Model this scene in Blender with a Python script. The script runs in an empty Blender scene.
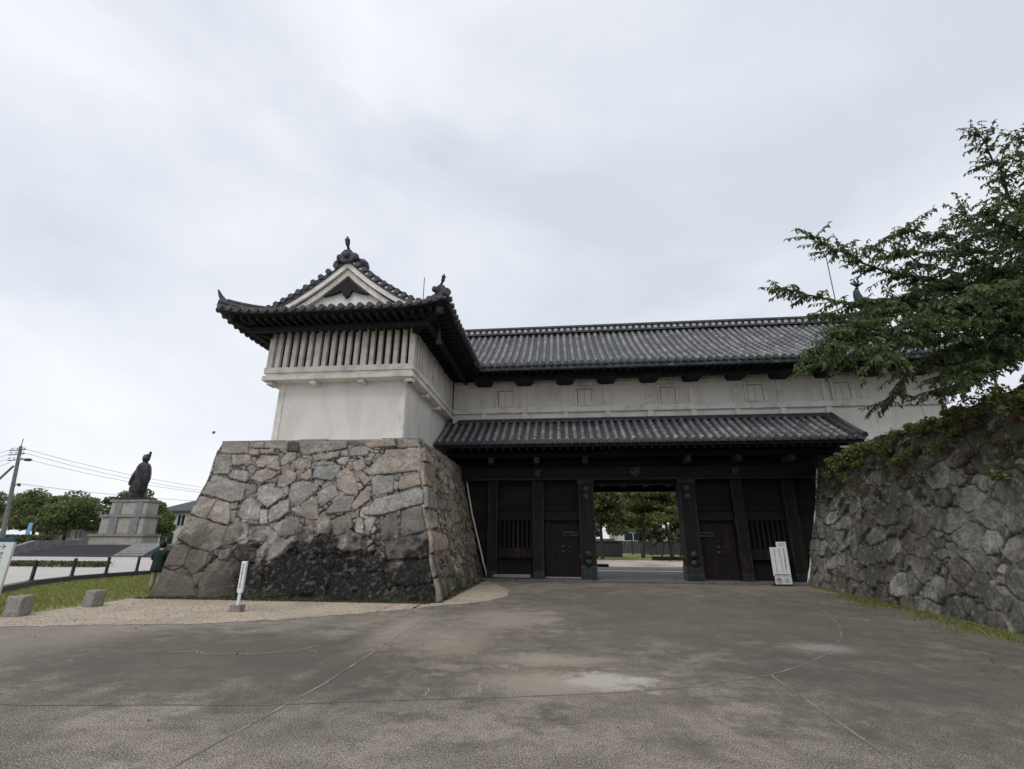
import bpy, math, random
import numpy as np
from mathutils import Vector, Matrix
rad = math.radians
scene = bpy.context.scene
col = scene.collection
random.seed(7); rng = np.random.default_rng(7)

# ------------------------------------------------------------------ camera
cam_d = bpy.data.cameras.new('camera'); cam = bpy.data.objects.new('camera', cam_d); col.objects.link(cam)
F = 475.0; pitch = math.atan((540 - 384.5) / F); yaw = rad(6.0); roll = .005
fw = Vector((-math.sin(yaw) * math.cos(pitch), math.cos(yaw) * math.cos(pitch), math.sin(pitch)))
rt0 = Vector((math.cos(yaw), math.sin(yaw), 0)); up0 = rt0.cross(fw)
rt = rt0 * math.cos(roll) + up0 * math.sin(roll); up = up0 * math.cos(roll) - rt0 * math.sin(roll)
R3 = Matrix((rt, up, -fw)).transposed()
cam.matrix_world = Matrix.Translation((0, 0, 1.6)) @ R3.to_4x4()
cam_d.sensor_width = 36; cam_d.lens = F / 1024 * 36; cam_d.clip_start = .05; cam_d.clip_end = 3000
scene.camera = cam

# ------------------------------------------------------------------ world and sun (overcast)
SUN_EL, SUN_AZ = rad(56), rad(205)      # azimuth clockwise from +Y: high and behind the camera, slightly left
w = bpy.data.worlds.new('World'); scene.world = w; w.use_nodes = True
nt = w.node_tree; nt.nodes.clear()
def nn(t, k, **kw):
    n = t.nodes.new(k)
    for a, b in kw.items(): setattr(n, a, b)
    return n
out = nn(nt, 'ShaderNodeOutputWorld'); bg = nn(nt, 'ShaderNodeBackground'); bg.inputs[1].default_value = .1
sky = nn(nt, 'ShaderNodeTexSky', sky_type='NISHITA', sun_disc=False, sun_elevation=SUN_EL, sun_rotation=SUN_AZ)
tc = nn(nt, 'ShaderNodeTexCoord'); mp = nn(nt, 'ShaderNodeMapping'); mp.inputs['Scale'].default_value = (1, 1, 2.2)
mp.inputs['Rotation'].default_value = (.3, .2, .5); mp.inputs['Location'].default_value = (1.3, .4, 2.1)
nz = nn(nt, 'ShaderNodeTexNoise'); nz.inputs['Scale'].default_value = 1.25; nz.inputs['Detail'].default_value = 6; nz.inputs['Roughness'].default_value = .52; nz.inputs['Distortion'].default_value = .35
cr = nn(nt, 'ShaderNodeValToRGB')
cr.color_ramp.elements[0].position = .34; cr.color_ramp.elements[0].color = (5.7, 6.1, 6.75, 1)
cr.color_ramp.elements[1].position = .64; cr.color_ramp.elements[1].color = (8.1, 8.25, 8.6, 1)
mx = nn(nt, 'ShaderNodeMix', data_type='RGBA'); mx.inputs[0].default_value = .9
L = nt.links.new
L(tc.outputs['Generated'], mp.inputs[0]); L(mp.outputs[0], nz.inputs['Vector']); L(nz.outputs['Fac'], cr.inputs[0])
L(sky.outputs[0], mx.inputs[6]); L(cr.outputs[0], mx.inputs[7]); L(mx.outputs[2], bg.inputs[0]); L(bg.outputs[0], out.inputs[0])
sd = bpy.data.lights.new('sun', 'SUN'); sd.energy = 1.15; sd.angle = rad(30); sd.color = (1, .96, .9)
so = bpy.data.objects.new('sun', sd); col.objects.link(so)
sdir = Vector((math.sin(SUN_AZ) * math.cos(SUN_EL), math.cos(SUN_AZ) * math.cos(SUN_EL), math.sin(SUN_EL)))
so.rotation_euler = sdir.to_track_quat('Z', 'Y').to_euler()
vs = scene.view_settings; vs.view_transform = 'Standard'; vs.look = 'None'; vs.exposure = .34; vs.gamma = 1; vs.use_curve_mapping = False

# ------------------------------------------------------------------ materials
def M(name, base, rough=.85, mixes=(), bump=(), attr=None, spec=.3, metal=0, coords='Object', brick=None, island=None):
    """mixes: (scale, colour, lo, hi, stretch) noise-masked colours; bump: (scale, strength, distance)"""
    m = bpy.data.materials.new(name); m.use_nodes = True; t = m.node_tree; t.nodes.clear()
    o = nn(t, 'ShaderNodeOutputMaterial'); b = nn(t, 'ShaderNodeBsdfPrincipled'); t.links.new(b.outputs[0], o.inputs[0])
    b.inputs['Roughness'].default_value = rough; b.inputs['Specular IOR Level'].default_value = spec; b.inputs['Metallic'].default_value = metal
    tcn = nn(t, 'ShaderNodeTexCoord'); geo = nn(t, 'ShaderNodeNewGeometry')
    P = geo.outputs['Position']
    if attr:
        a = nn(t, 'ShaderNodeAttribute', attribute_name=attr); cur = a.outputs['Color']
    else:
        r = nn(t, 'ShaderNodeRGB'); r.outputs[0].default_value = (*base, 1); cur = r.outputs[0]
    if island:
        c2, amt = island
        x = nn(t, 'ShaderNodeMix', data_type='RGBA'); r2 = nn(t, 'ShaderNodeMath', operation='MULTIPLY'); r2.inputs[1].default_value = amt
        t.links.new(geo.outputs['Random Per Island'], r2.inputs[0]); t.links.new(r2.outputs[0], x.inputs[0])
        t.links.new(cur, x.inputs[6]); x.inputs[7].default_value = (*c2, 1); cur = x.outputs[2]
    for i, mxs in enumerate(mixes):
        sc, c, lo, hi = mxs[:4]; st = mxs[4] if len(mxs) > 4 else (1, 1, 1); amt = mxs[5] if len(mxs) > 5 else 1
        mpn = nn(t, 'ShaderNodeMapping'); mpn.inputs['Scale'].default_value = st; mpn.inputs['Location'].default_value = (i * 3.1, i * 1.7, i * 2.3)
        n = nn(t, 'ShaderNodeTexNoise'); n.inputs['Scale'].default_value = sc; n.inputs['Detail'].default_value = 5; n.inputs['Roughness'].default_value = .6
        mr = nn(t, 'ShaderNodeMapRange'); mr.inputs[1].default_value = lo; mr.inputs[2].default_value = hi; mr.inputs[4].default_value = amt
        x = nn(t, 'ShaderNodeMix', data_type='RGBA')
        t.links.new(P, mpn.inputs[0]); t.links.new(mpn.outputs[0], n.inputs['Vector']); t.links.new(n.outputs['Fac'], mr.inputs[0])
        t.links.new(mr.outputs[0], x.inputs[0]); t.links.new(cur, x.inputs[6])
        x.inputs[7].default_value = (*c, 1); cur = x.outputs[2]
    t.links.new(cur, b.inputs['Base Color'])
    prev = None
    for sc, s, d in bump:
        n = nn(t, 'ShaderNodeTexNoise'); n.inputs['Scale'].default_value = sc; n.inputs['Detail'].default_value = 6
        t.links.new(P, n.inputs['Vector'])
        bn = nn(t, 'ShaderNodeBump'); bn.inputs['Strength'].default_value = s; bn.inputs['Distance'].default_value = d
        t.links.new(n.outputs['Fac'], bn.inputs['Height'])
        if prev: t.links.new(prev, bn.inputs['Normal'])
        prev = bn.outputs[0]
    if prev: t.links.new(prev, b.inputs['Normal'])
    return m
MT = {}
MT['plaster'] = M('plaster', (.76, .73, .685), .9, [(1.3, (.62, .59, .55), .45, .72, (1, 1, .35)), (5, (.46, .43, .40), .60, .82, (1, 1, .15), .3), (9, (.36, .34, .31), .62, .74, (1, 1, 1), .4)], [(30, .15, .01)])
MT['plaster_gap_shade'] = M('plaster_gap_shade', (.30, .275, .25), .9)  # shade of the shutter gaps, put into a darker plaster colour
MT['plaster_trim'] = M('plaster_trim', (.76, .725, .67), .9, [(2.5, (.52, .48, .43), .45, .72), (8, (.36, .33, .29), .58, .74, (1, 1, .3), .5)], [(40, .15, .01)])
MT['tile'] = M('roof_tile', (.040, .042, .050), .6, [(1.1, (.04, .042, .048), .4, .62), (9, (.12, .125, .13), .5, .68), (.6, (.09, .075, .055), .60, .74, (1, 1, 1), .6)], [(60, .3, .01)], spec=.4)
MT['tile_row'] = M('roof_tile_row', (.29, .288, .29), .6, [(1.3, (.12, .122, .128), .42, .60), (6, (.42, .425, .44), .54, .68, (1, 1, 1), .7), (22, (.10, .10, .105), .56, .68, (1, 1, 1), .5), (.8, (.20, .165, .11), .62, .72, (1, 1, 1), .6)], [(60, .3, .01)], spec=.4, island=((.11, .115, .125), .9))
MT['tile_dark'] = M('ridge_tile', (.048, .049, .053), .6, [(6, (.10, .104, .11), .5, .7)], [(50, .3, .01)])
MT['joint_white'] = M('joint_plaster', (.42, .42, .43), .9, [(9, (.38, .38, .38), .45, .7)])
MT['wood'] = M('black_wood', (.008, .007, .0072), .75, [(3, (.024, .015, .012), .50, .68, (1, 1, .12)), (14, (.003, .003, .003), .5, .7, (1, 1, .08))], [(25, .3, .01)])
MT['wood_h'] = M('black_planks', (.007, .006, .0063), .75, [(3, (.020, .013, .011), .50, .68, (.12, 1, 1)), (14, (.003, .003, .003), .5, .7, (.08, 1, 1))], [(25, .3, .01)])
MT['wood_brown'] = M('worn_wood', (.009, .0055, .0055), .75, [(4, (.050, .024, .015), .54, .72, (1, 1, .1)), (12, (.004, .003, .003), .5, .68, (1, 1, .1))], [(25, .3, .01)])
MT['eave_wood'] = M('eave_wood', (.015, .0145, .017), .8, [(5, (.008, .008, .010), .45, .7)], [(25, .2, .01)])
MT['copper'] = M('verdigris_copper', (.034, .062, .056), .7, [(4, (.014, .02, .02), .42, .60), (12, (.09, .145, .13), .58, .72)], [(40, .2, .01)])
MT['trim'] = M('dull_copper', (.016, .026, .026), .65, [(3, (.006, .008, .009), .42, .58), (9, (.05, .08, .075), .60, .74)], [(40, .2, .01)])
MT['gutter'] = M('gutter_copper', (.036, .055, .052), .6, [(1.5, (.018, .026, .027), .42, .58), (5, (.10, .17, .15), .58, .70)], [(40, .2, .01)])
MT['iron'] = M('black_iron', (.008, .011, .012), .55, [(6, (.03, .05, .045), .5, .7)], [(40, .2, .01)], spec=.5)
MT['boss'] = M('boss_metal', (.045, .052, .05), .6, [(14, (.02, .028, .026), .45, .65)], spec=.5)
MT['dark'] = M('dark_interior', (.005, .005, .005), .95)
MT['stone'] = M('castle_stone', (1, 1, 1), .95, [(9, (.12, .105, .09), .52, .72, (1, 1, 1), .5), (22, (.07, .062, .055), .56, .72, (1, 1, 1), .6), (40, (.34, .32, .29), .60, .72, (1, 1, 1), .22)], [(12, .8, .05), (45, .8, .02)], attr='Col', spec=.15)
MT['granite'] = M('granite', (.30, .275, .25), .85, [(22, (.15, .14, .13), .5, .66), (60, (.10, .10, .10), .52, .66), (5, (.18, .165, .145), .45, .7)], [(40, .5, .02)])
MT['slab'] = M('worn_slab', (.13, .125, .12), .85, [(5, (.07, .067, .062), .45, .7), (1.5, (.19, .18, .17), .52, .72)], [(40, .3, .01)])
MT['bark'] = M('bark', (.035, .028, .024), .95, [(8, (.07, .06, .05), .5, .7)], [(30, .6, .03)])
MT['bark2'] = M('grey_bark', (.06, .05, .04), .95, [(8, (.03, .025, .02), .5, .7)], [(30, .6, .03)])
def leafmat(name, c1, c2, amt=.9, trans=.35):
    m = M(name, c1, .55, [], [], island=(c2, amt), spec=.35)
    t = m.node_tree; b = [n for n in t.nodes if n.type == 'BSDF_PRINCIPLED'][0]; o = [n for n in t.nodes if n.type == 'OUTPUT_MATERIAL'][0]
    tr = nn(t, 'ShaderNodeBsdfTranslucent'); ms = nn(t, 'ShaderNodeMixShader'); ms.inputs[0].default_value = trans
    src = b.inputs['Base Color'].links[0].from_socket
    t.links.new(src, tr.inputs[0]); t.links.new(b.outputs[0], ms.inputs[1]); t.links.new(tr.outputs[0], ms.inputs[2]); t.links.new(ms.outputs[0], o.inputs[0])
    return m
MT['leaf'] = leafmat('cherry_leaf', (.058, .090, .040), (.165, .215, .08), .9, .5)
MT['leaf_ivy'] = leafmat('ivy_leaf', (.085, .11, .035), (.26, .28, .09))
MT['leaf_dry'] = leafmat('dry_vine_leaf', (.08, .06, .035), (.16, .12, .07))
MT['leaf_far'] = leafmat('far_leaf', (.085, .125, .045), (.22, .26, .10))
MT['leaf_far2'] = leafmat('far_leaf_dark', (.06, .09, .04), (.15, .19, .08))
MT['leaf_pine'] = leafmat('pine_needles', (.075, .10, .04), (.21, .235, .09), .9, .35)
MT['leaf_bright'] = leafmat('bright_leaf', (.07, .12, .03), (.16, .22, .06))
MT['hedge'] = leafmat('hedge_leaf', (.05, .075, .02), (.13, .14, .05))
MT['grassblade'] = leafmat('grass_blade', (.16, .19, .045), (.36, .36, .13), .9, .3)
MT['grassdark'] = leafmat('grass_blade_dark', (.045, .065, .02), (.12, .13, .05), .9, .3)
MT['turf'] = M('turf', (.22, .23, .075), .95, [(2, (.15, .17, .05), .45, .65), (14, (.32, .30, .13), .5, .7)], [(60, .6, .03)])
MT['pave'] = M('plaza_paving', (.47, .43, .41), .85, [(.25, (.40, .38, .37), .45, .65), (6, (.36, .33, .31), .5, .7)], [(40, .2, .01)])
MT['black_granite'] = M('dark_granite', (.055, .055, .065), .6, [(20, (.11, .11, .12), .5, .7)], [(40, .2, .01)])
MT['pale_stone'] = M('pale_cut_stone', (.33, .31, .275), .85, [(1.2, (.24, .22, .19), .45, .7), (14, (.18, .17, .15), .55, .7)], [(30, .3, .01)])
MT['grey_stone'] = M('grey_cut_stone', (.20, .20, .20), .8, [(3, (.12, .12, .12), .45, .7)], [(30, .3, .01)])
MT['bronze'] = M('dark_bronze', (.018, .016, .018), .5, [(2.5, (.05, .04, .042), .5, .66)], [(8, .4, .05)], spec=.5, metal=.4)
MT['white_paint'] = M('white_paint', (.72, .74, .76), .6, [(6, (.58, .60, .62), .5, .75)])
MT['sign_white'] = M('sign_face', (.60, .64, .62), .5, [(5, (.52, .56, .54), .5, .75)])
MT['sign_ink'] = M('sign_ink', (.10, .12, .14), .6)
MT['sign_ink2'] = M('sign_ink_blue', (.06, .14, .18), .6)
MT['sign_green'] = M('sign_dark_top', (.02, .06, .08), .6)
MT['sign_teal'] = M('sign_teal_ink', (.12, .32, .30), .6)
MT['red'] = M('red_paint', (.50, .05, .04), .5)
MT['blue'] = M('blue_cloth', (.15, .36, .52), .7)
MT['concrete_pole'] = M('pole_concrete', (.16, .155, .15), .85, [(4, (.10, .10, .10), .45, .7)])
MT['wire'] = M('cable', (.05, .05, .055), .6)
MT['house_wall'] = M('house_wall', (.60, .58, .54), .9, [(1, (.50, .48, .45), .45, .7)])
MT['house_wall2'] = M('house_wall_beige', (.42, .38, .33), .9, [(1, (.34, .31, .27), .45, .7)])
MT['house_roof'] = M('house_roof', (.045, .06, .07), .6, [(5, (.07, .085, .095), .5, .7)])
MT['glass'] = M('window_glass', (.03, .035, .04), .15, spec=.6)
MT['skin'] = M('skin', (.45, .28, .20), .6)
MT['jacket'] = M('dark_jacket', (.008, .018, .019), .85, [(5, (.014, .03, .028), .45, .7)], [(12, .5, .03)])
MT['trousers'] = M('beige_trousers', (.30, .25, .20), .9, [], [(12, .4, .02)])
MT['hair'] = M('black_hair', (.01, .009, .009), .6)
MT['fence_dark'] = M('dark_fence', (.035, .035, .038), .8, [(3, (.06, .06, .062), .5, .7)])
MT['tarp'] = M('grey_cover', (.05, .055, .06), .8)
MT['road'] = M('back_road', (.20, .185, .165), .9, [(1.5, (.12, .115, .11), .45, .65)], [(60, .4, .01)])
MT['sand'] = M('sandy_ground', (.47, .40, .32), .95, [(.4, (.27, .235, .20), .45, .62), (8, (.24, .21, .18), .5, .7)], [(70, .5, .01)])
MT['gravel'] = M('gravel', (.50, .41, .31), .95, [(.8, (.36, .32, .265), .42, .62), (24, (.24, .21, .175), .50, .64), (40, (.56, .51, .44), .55, .68)], [(45, 1, .03), (14, .4, .03)])
MT['soil'] = M('soil', (.07, .06, .045), .95, [(3, (.05, .055, .025), .45, .6)], [(20, .6, .05)])

# pavement: washed aggregate, with real stains and pale worn patches fixed to the ground
def pavement_mat():
    m = M('washed_pavement', (.285, .253, .212), .9,
          [(.45, (.142, .124, .106), .44, .56, (1, 1, 1), .85), (1.3, (.38, .34, .285), .52, .66, (1, .45, 1), .5), (2.6, (.108, .096, .084), .48, .64, (.6, 1.4, 1), .65), (8, (.138, .123, .106), .50, .64, (1, 1, 1), .55),
           (85, (.52, .46, .38), .52, .62), (70, (.060, .052, .043), .50, .60)],
          [(50, 1, .02), (3, .15, .03)], spec=.2)
    t = m.node_tree; b = [n for n in t.nodes if n.type == 'BSDF_PRINCIPLED'][0]
    cur = b.inputs['Base Color'].links[0].from_socket
    geo = nn(t, 'ShaderNodeNewGeometry')
    dist = nn(t, 'ShaderNodeTexNoise'); dist.inputs['Scale'].default_value = 1.6; dist.inputs['Detail'].default_value = 9; dist.inputs['Roughness'].default_value = .78
    t.links.new(geo.outputs['Position'], dist.inputs['Vector'])
    def blot(cx, cy, rx, ry, c, amt, soft=.5, wob=2.2):
        nonlocal cur
        s = nn(t, 'ShaderNodeVectorMath', operation='SUBTRACT'); s.inputs[1].default_value = (cx, cy, 0)
        d = nn(t, 'ShaderNodeVectorMath', operation='DIVIDE'); d.inputs[1].default_value = (rx, ry, 1e6)
        l = nn(t, 'ShaderNodeVectorMath', operation='LENGTH')
        a = nn(t, 'ShaderNodeMath', operation='MULTIPLY_ADD'); a.inputs[1].default_value = wob * 2; a.inputs[2].default_value = -wob
        ad = nn(t, 'ShaderNodeMath', operation='ADD')
        mr = nn(t, 'ShaderNodeMapRange'); mr.inputs[1].default_value = 1 + soft; mr.inputs[2].default_value = 1 - soft; mr.inputs[3].default_value = 0; mr.inputs[4].default_value = amt
        x = nn(t, 'ShaderNodeMix', data_type='RGBA')
        t.links.new(geo.outputs['Position'], s.inputs[0]); t.links.new(s.outputs[0], d.inputs[0]); t.links.new(d.outputs[0], l.inputs[0])
        t.links.new(dist.outputs['Fac'], a.inputs[0]); t.links.new(a.outputs[0], ad.inputs[0]); t.links.new(l.outputs['Value'], ad.inputs[1])
        t.links.new(ad.outputs[0], mr.inputs[0]); t.links.new(mr.outputs[0], x.inputs[0]); t.links.new(cur, x.inputs[6]); x.inputs[7].default_value = (*c, 1); cur = x.outputs[2]
    blot(-5.0, 7.2, 4.2, 1.9, (.092, .079, .066), .72, .35)     # darker old surface, left
    blot(-9.0, 7.8, 1.3, 2.2, (.30, .27, .22), .5, .5)         # paler far-left strip
    blot(3.0, 12.5, 5.5, 6.0, (.100, .086, .073), .65, .4)      # dark middle
    blot(5.0, 7.0, 2.6, 2.6, (.100, .086, .074), .6, .5)       # dark right
    blot(0.0, 6.45, .95, .45, (.33, .29, .235), .7, .35, 2.6)  # sandy pale blot
    blot(.45, 6.6, .50, .32, (.46, .425, .375), .75, .45, 2.6)
    blot(-.3, 7.6, .8, .32, (.38, .33, .26), .55, .35, 3.0)
    blot(-1.2, 11.2, .9, 1.1, (.36, .31, .25), .55, .35, 3.0)
    blot(-2.0, 8.6, .7, .9, (.33, .29, .23), .5, .35, 3.0)
    blot(4.0, 8.9, .45, .35, (.34, .315, .28), .6, .5, 2.6)
    blot(-3.1, 9.6, .3, 1.6, (.34, .30, .25), .5, .5, 1.6)
    t.links.new(cur, b.inputs['Base Color'])
    return m
MT['pavement'] = pavement_mat()
MT['pale_joint'] = M('pale_joint', (.29, .265, .23), .9, [(2.2, (.15, .135, .115), .38, .56)], [(60, .4, .01)])
MT['crack_fill'] = M('crack_fill', (.34, .30, .25), .9, [(9, (.18, .165, .15), .45, .65)])

# ------------------------------------------------------------------ object helpers
def wmx(o):
    b = o.matrix_basis if o.parent is None else o.matrix_parent_inverse @ o.matrix_basis
    return b if o.parent is None else wmx(o.parent) @ b
def attach(o, parent):
    o.parent = parent; o.matrix_parent_inverse = wmx(parent).inverted()
def thing(name, label, cat, loc=(0, 0, 0), group=None):
    o = bpy.data.objects.new(name, None); col.objects.link(o); o.location = loc; o.empty_display_size = .2
    o['label'] = label; o['category'] = cat
    if group: o['group'] = group
    return o
def tag(o, label, cat, group=None):
    o['label'] = label; o['category'] = cat
    if group: o['group'] = group
    return o
def copy_tree(o, parent=None):
    c = o.copy(); col.objects.link(c); c.parent = parent
    c.matrix_parent_inverse = o.matrix_parent_inverse.copy()
    for ch in [q for q in bpy.data.objects if q.parent == o]: copy_tree(ch, c)
    return c
class MB:
    def __init__(s): s.v = []; s.f = []; s.m = []; s.cm = 0
    def add(s, vs, fs):
        k = len(s.v); s.v += [tuple(p) for p in vs]; s.f += [tuple(i + k for i in f) for f in fs]; s.m += [s.cm] * len(fs); return s
    def box(s, x0, x1, y0, y1, z0, z1, bv=0):
        if bv <= 0:
            v = [(x, y, z) for z in (z0, z1) for y in (y0, y1) for x in (x0, x1)]
            return s.add(v, [(0, 2, 3, 1), (4, 5, 7, 6), (0, 1, 5, 4), (2, 6, 7, 3), (0, 4, 6, 2), (1, 3, 7, 5)])
        b = bv; vs = []; idx = {}
        X, Y, Z = (x0, x1), (y0, y1), (z0, z1)
        for i in (0, 1):
            for j in (0, 1):
                for k in (0, 1):
                    sx, sy, sz = 1 - 2 * i, 1 - 2 * j, 1 - 2 * k
                    for a, p in (('x', (X[i], Y[j] + sy * b, Z[k] + sz * b)), ('y', (X[i] + sx * b, Y[j], Z[k] + sz * b)), ('z', (X[i] + sx * b, Y[j] + sy * b, Z[k]))):
                        idx[(a, i, j, k)] = len(vs); vs.append(p)
        g = lambda *q: [idx[t] for t in q]; fs = []
        for i in (0, 1): fs.append(g(('x', i, 0, 0), ('x', i, 1, 0), ('x', i, 1, 1), ('x', i, 0, 1))); fs.append(g(('y', 0, i, 0), ('y', 1, i, 0), ('y', 1, i, 1), ('y', 0, i, 1))); fs.append(g(('z', 0, 0, i), ('z', 1, 0, i), ('z', 1, 1, i), ('z', 0, 1, i)))
        for a in (0, 1):
            for c in (0, 1):
                fs.append(g(('x', a, c, 0), ('x', a, c, 1), ('y', a, c, 1), ('y', a, c, 0)))
                fs.append(g(('y', 0, a, c), ('y', 1, a, c), ('z', 1, a, c), ('z', 0, a, c)))
                fs.append(g(('x', a, 0, c), ('x', a, 1, c), ('z', a, 1, c), ('z', a, 0, c)))
        for i in (0, 1):
            for j in (0, 1):
                for k in (0, 1): fs.append(g(('x', i, j, k), ('y', i, j, k), ('z', i, j, k)))
        return s.add(vs, fs)
    def obox(s, c, ax, ay, az):     # oriented box, half axes
        c, ax, ay, az = map(Vector, (c, ax, ay, az))
        v = [c + ax * i + ay * j + az * k for k in (-1, 1) for j in (-1, 1) for i in (-1, 1)]
        return s.add(v, [(0, 2, 3, 1), (4, 5, 7, 6), (0, 1, 5, 4), (2, 6, 7, 3), (0, 4, 6, 2), (1, 3, 7, 5)])
    def bar(s, a, b, w, h, upv=(0, 0, 1)):
        a, b = Vector(a), Vector(b); d = (b - a); L_ = d.length; d.normalize(); u = Vector(upv); sd_ = d.cross(u).normalized(); u = sd_.cross(d)
        return s.obox((a + b) / 2, d * L_ / 2, sd_ * w / 2, u * h / 2)
    def tube(s, pts, r, n=8, cap=True, half=False, upv=None):
        pts = [Vector(p) for p in pts]; rs = r if isinstance(r, (list, tuple)) else [r] * len(pts)
        vs = []; N = n
        ref = Vector(upv) if upv else None
        for i, p in enumerate(pts):
            d = (pts[min(i + 1, len(pts) - 1)] - pts[max(i - 1, 0)]).normalized()
            u = ref or (Vector((0, 0, 1)) if abs(d.z) < .95 else Vector((1, 0, 0)))
            a = d.cross(u).normalized(); b = a.cross(d)
            for k in range(N): t = 2 * math.pi * k / N; vs.append(p + (a * math.cos(t) + b * math.sin(t)) * rs[i])
        fs = [(i * N + k, i * N + (k + 1) % N, (i + 1) * N + (k + 1) % N, (i + 1) * N + k) for i in range(len(pts) - 1) for k in range(N)]
        if cap: fs += [tuple(range(N))[::-1], tuple((len(pts) - 1) * N + k for k in range(N))]
        return s.add(vs, fs)
    def prism(s, poly, a, b):       # polygon (list of 3-vectors) swept from offset a to b
        n = len(poly); a, b = Vector(a), Vector(b)
        vs = [Vector(p) + a for p in poly] + [Vector(p) + b for p in poly]
        return s.add(vs, [tuple(range(n))[::-1], tuple(range(n, 2 * n))] + [(i, (i + 1) % n, n + (i + 1) % n, n + i) for i in range(n)])
    def strip(s, A, B):
        n = len(A); return s.add(list(A) + list(B), [(i, i + 1, n + i + 1, n + i) for i in range(n - 1)])
    def ball(s, c, r, sx=1, sy=1, sz=1, n=8, m=6):
        vs = []; c = Vector(c)
        for i in range(m + 1):
            th = math.pi * i / m
            for k in range(n):
                ph = 2 * math.pi * k / n; vs.append(c + Vector((math.sin(th) * math.cos(ph) * sx, math.sin(th) * math.sin(ph) * sy, math.cos(th) * sz)) * r)
        return s.add(vs, [(i * n + k, i * n + (k + 1) % n, (i + 1) * n + (k + 1) % n, (i + 1) * n + k) for i in range(m) for k in range(n)])
    def build(s, name, mats, parent=None, smooth=False, kind=None, weld=False, recalc=True):
        me = bpy.data.meshes.new(name); me.from_pydata([tuple(p) for p in s.v], [], s.f)
        if not isinstance(mats, (list, tuple)): mats = [mats]
        for q in mats: me.materials.append(MT[q] if isinstance(q, str) else q)
        me.polygons.foreach_set('material_index', s.m)
        me.update()
        if recalc:
            import bmesh
            bm = bmesh.new(); bm.from_mesh(me)
            if weld: bmesh.ops.remove_doubles(bm, verts=bm.verts, dist=1e-4)
            bmesh.ops.recalc_face_normals(bm, faces=bm.faces); bm.to_mesh(me); bm.free()
        if smooth: me.polygons.foreach_set('use_smooth', [True] * len(me.polygons))
        o = bpy.data.objects.new(name, me); col.objects.link(o)
        if parent: attach(o, parent)
        if kind: o['kind'] = kind
        return o
def npmesh(name, V, Fq, mat, parent=None, smooth=False, colr=None, kind=None):
    me = bpy.data.meshes.new(name); V = np.asarray(V, dtype=np.float32); Fq = np.asarray(Fq, dtype=np.int32); k = Fq.shape[1]
    me.vertices.add(len(V)); me.vertices.foreach_set('co', V.ravel())
    me.loops.add(Fq.size); me.loops.foreach_set('vertex_index', Fq.ravel())
    me.polygons.add(len(Fq)); me.polygons.foreach_set('loop_start', np.arange(0, Fq.size, k, dtype=np.int32)); me.polygons.foreach_set('loop_total', np.full(len(Fq), k, dtype=np.int32))
    me.update(calc_edges=True); me.validate()
    if smooth: me.polygons.foreach_set('use_smooth', [True] * len(me.polygons))
    if colr is not None:
        a = me.color_attributes.new('Col', 'FLOAT_COLOR', 'POINT'); a.data.foreach_set('color', np.c_[colr, np.ones(len(colr))].astype(np.float32).ravel())
    me.materials.append(MT[mat]); o = bpy.data.objects.new(name, me); col.objects.link(o)
    if parent: attach(o, parent)
    if kind: o['kind'] = kind
    return o
def leaves(name, P, D, size, mat, parent=None, wid=.5, fold=.25, kind=None):
    """P centres, D directions (n,3); one folded lozenge leaf each"""
    n = len(P); P = np.asarray(P); D = np.asarray(D, dtype=float); D /= np.linalg.norm(D, axis=1)[:, None] + 1e-9
    Rn = rng.normal(size=(n, 3)) * .6 + np.array([0, 0, 1]); S = np.cross(D, Rn); S /= np.linalg.norm(S, axis=1)[:, None] + 1e-9; N = np.cross(S, D)
    sz = (size * rng.uniform(.7, 1.3, n))[:, None]
    V = np.stack([P - D * sz * .5, P + S * sz * wid * .5 + N * sz * fold * .3 - D * sz * .05, P + D * sz * .5 - N * sz * .1, P - S * sz * wid * .5 + N * sz * fold * .3 - D * sz * .05], 1).reshape(-1, 3)
    i = np.arange(n) * 4; Fq = np.concatenate([np.stack([i, i + 1, i + 2], 1), np.stack([i, i + 2, i + 3], 1)])
    return npmesh(name, V, Fq, mat, parent, kind=kind)
def fbm(x, y, z, seed=0, oct=4):
    x = np.asarray(x, float); tot = np.zeros(np.broadcast(x, y, z).shape); a = 1; s = 0
    T = np.random.default_rng(seed).random((32, 32, 32))
    for o in range(oct):
        X, Y, Z = [np.asarray(q, float) * 2 ** o + 7.3 * o for q in (x, y, z)]
        xi, yi, zi = [np.floor(q).astype(int) for q in (X, Y, Z)]; fx, fy, fz = X - xi, Y - yi, Z - zi
        fx, fy, fz = [q * q * (3 - 2 * q) for q in (fx, fy, fz)]
        g = lambda a_, b_, c_: T[(xi + a_) % 32, (yi + b_) % 32, (zi + c_) % 32]
        v = ((g(0, 0, 0) * (1 - fx) + g(1, 0, 0) * fx) * (1 - fy) + (g(0, 1, 0) * (1 - fx) + g(1, 1, 0) * fx) * fy) * (1 - fz) + ((g(0, 0, 1) * (1 - fx) + g(1, 0, 1) * fx) * (1 - fy) + (g(0, 1, 1) * (1 - fx) + g(1, 1, 1) * fx) * fy) * fz
        tot = tot + v * a; s += a; a *= .5
    return tot / s

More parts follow.
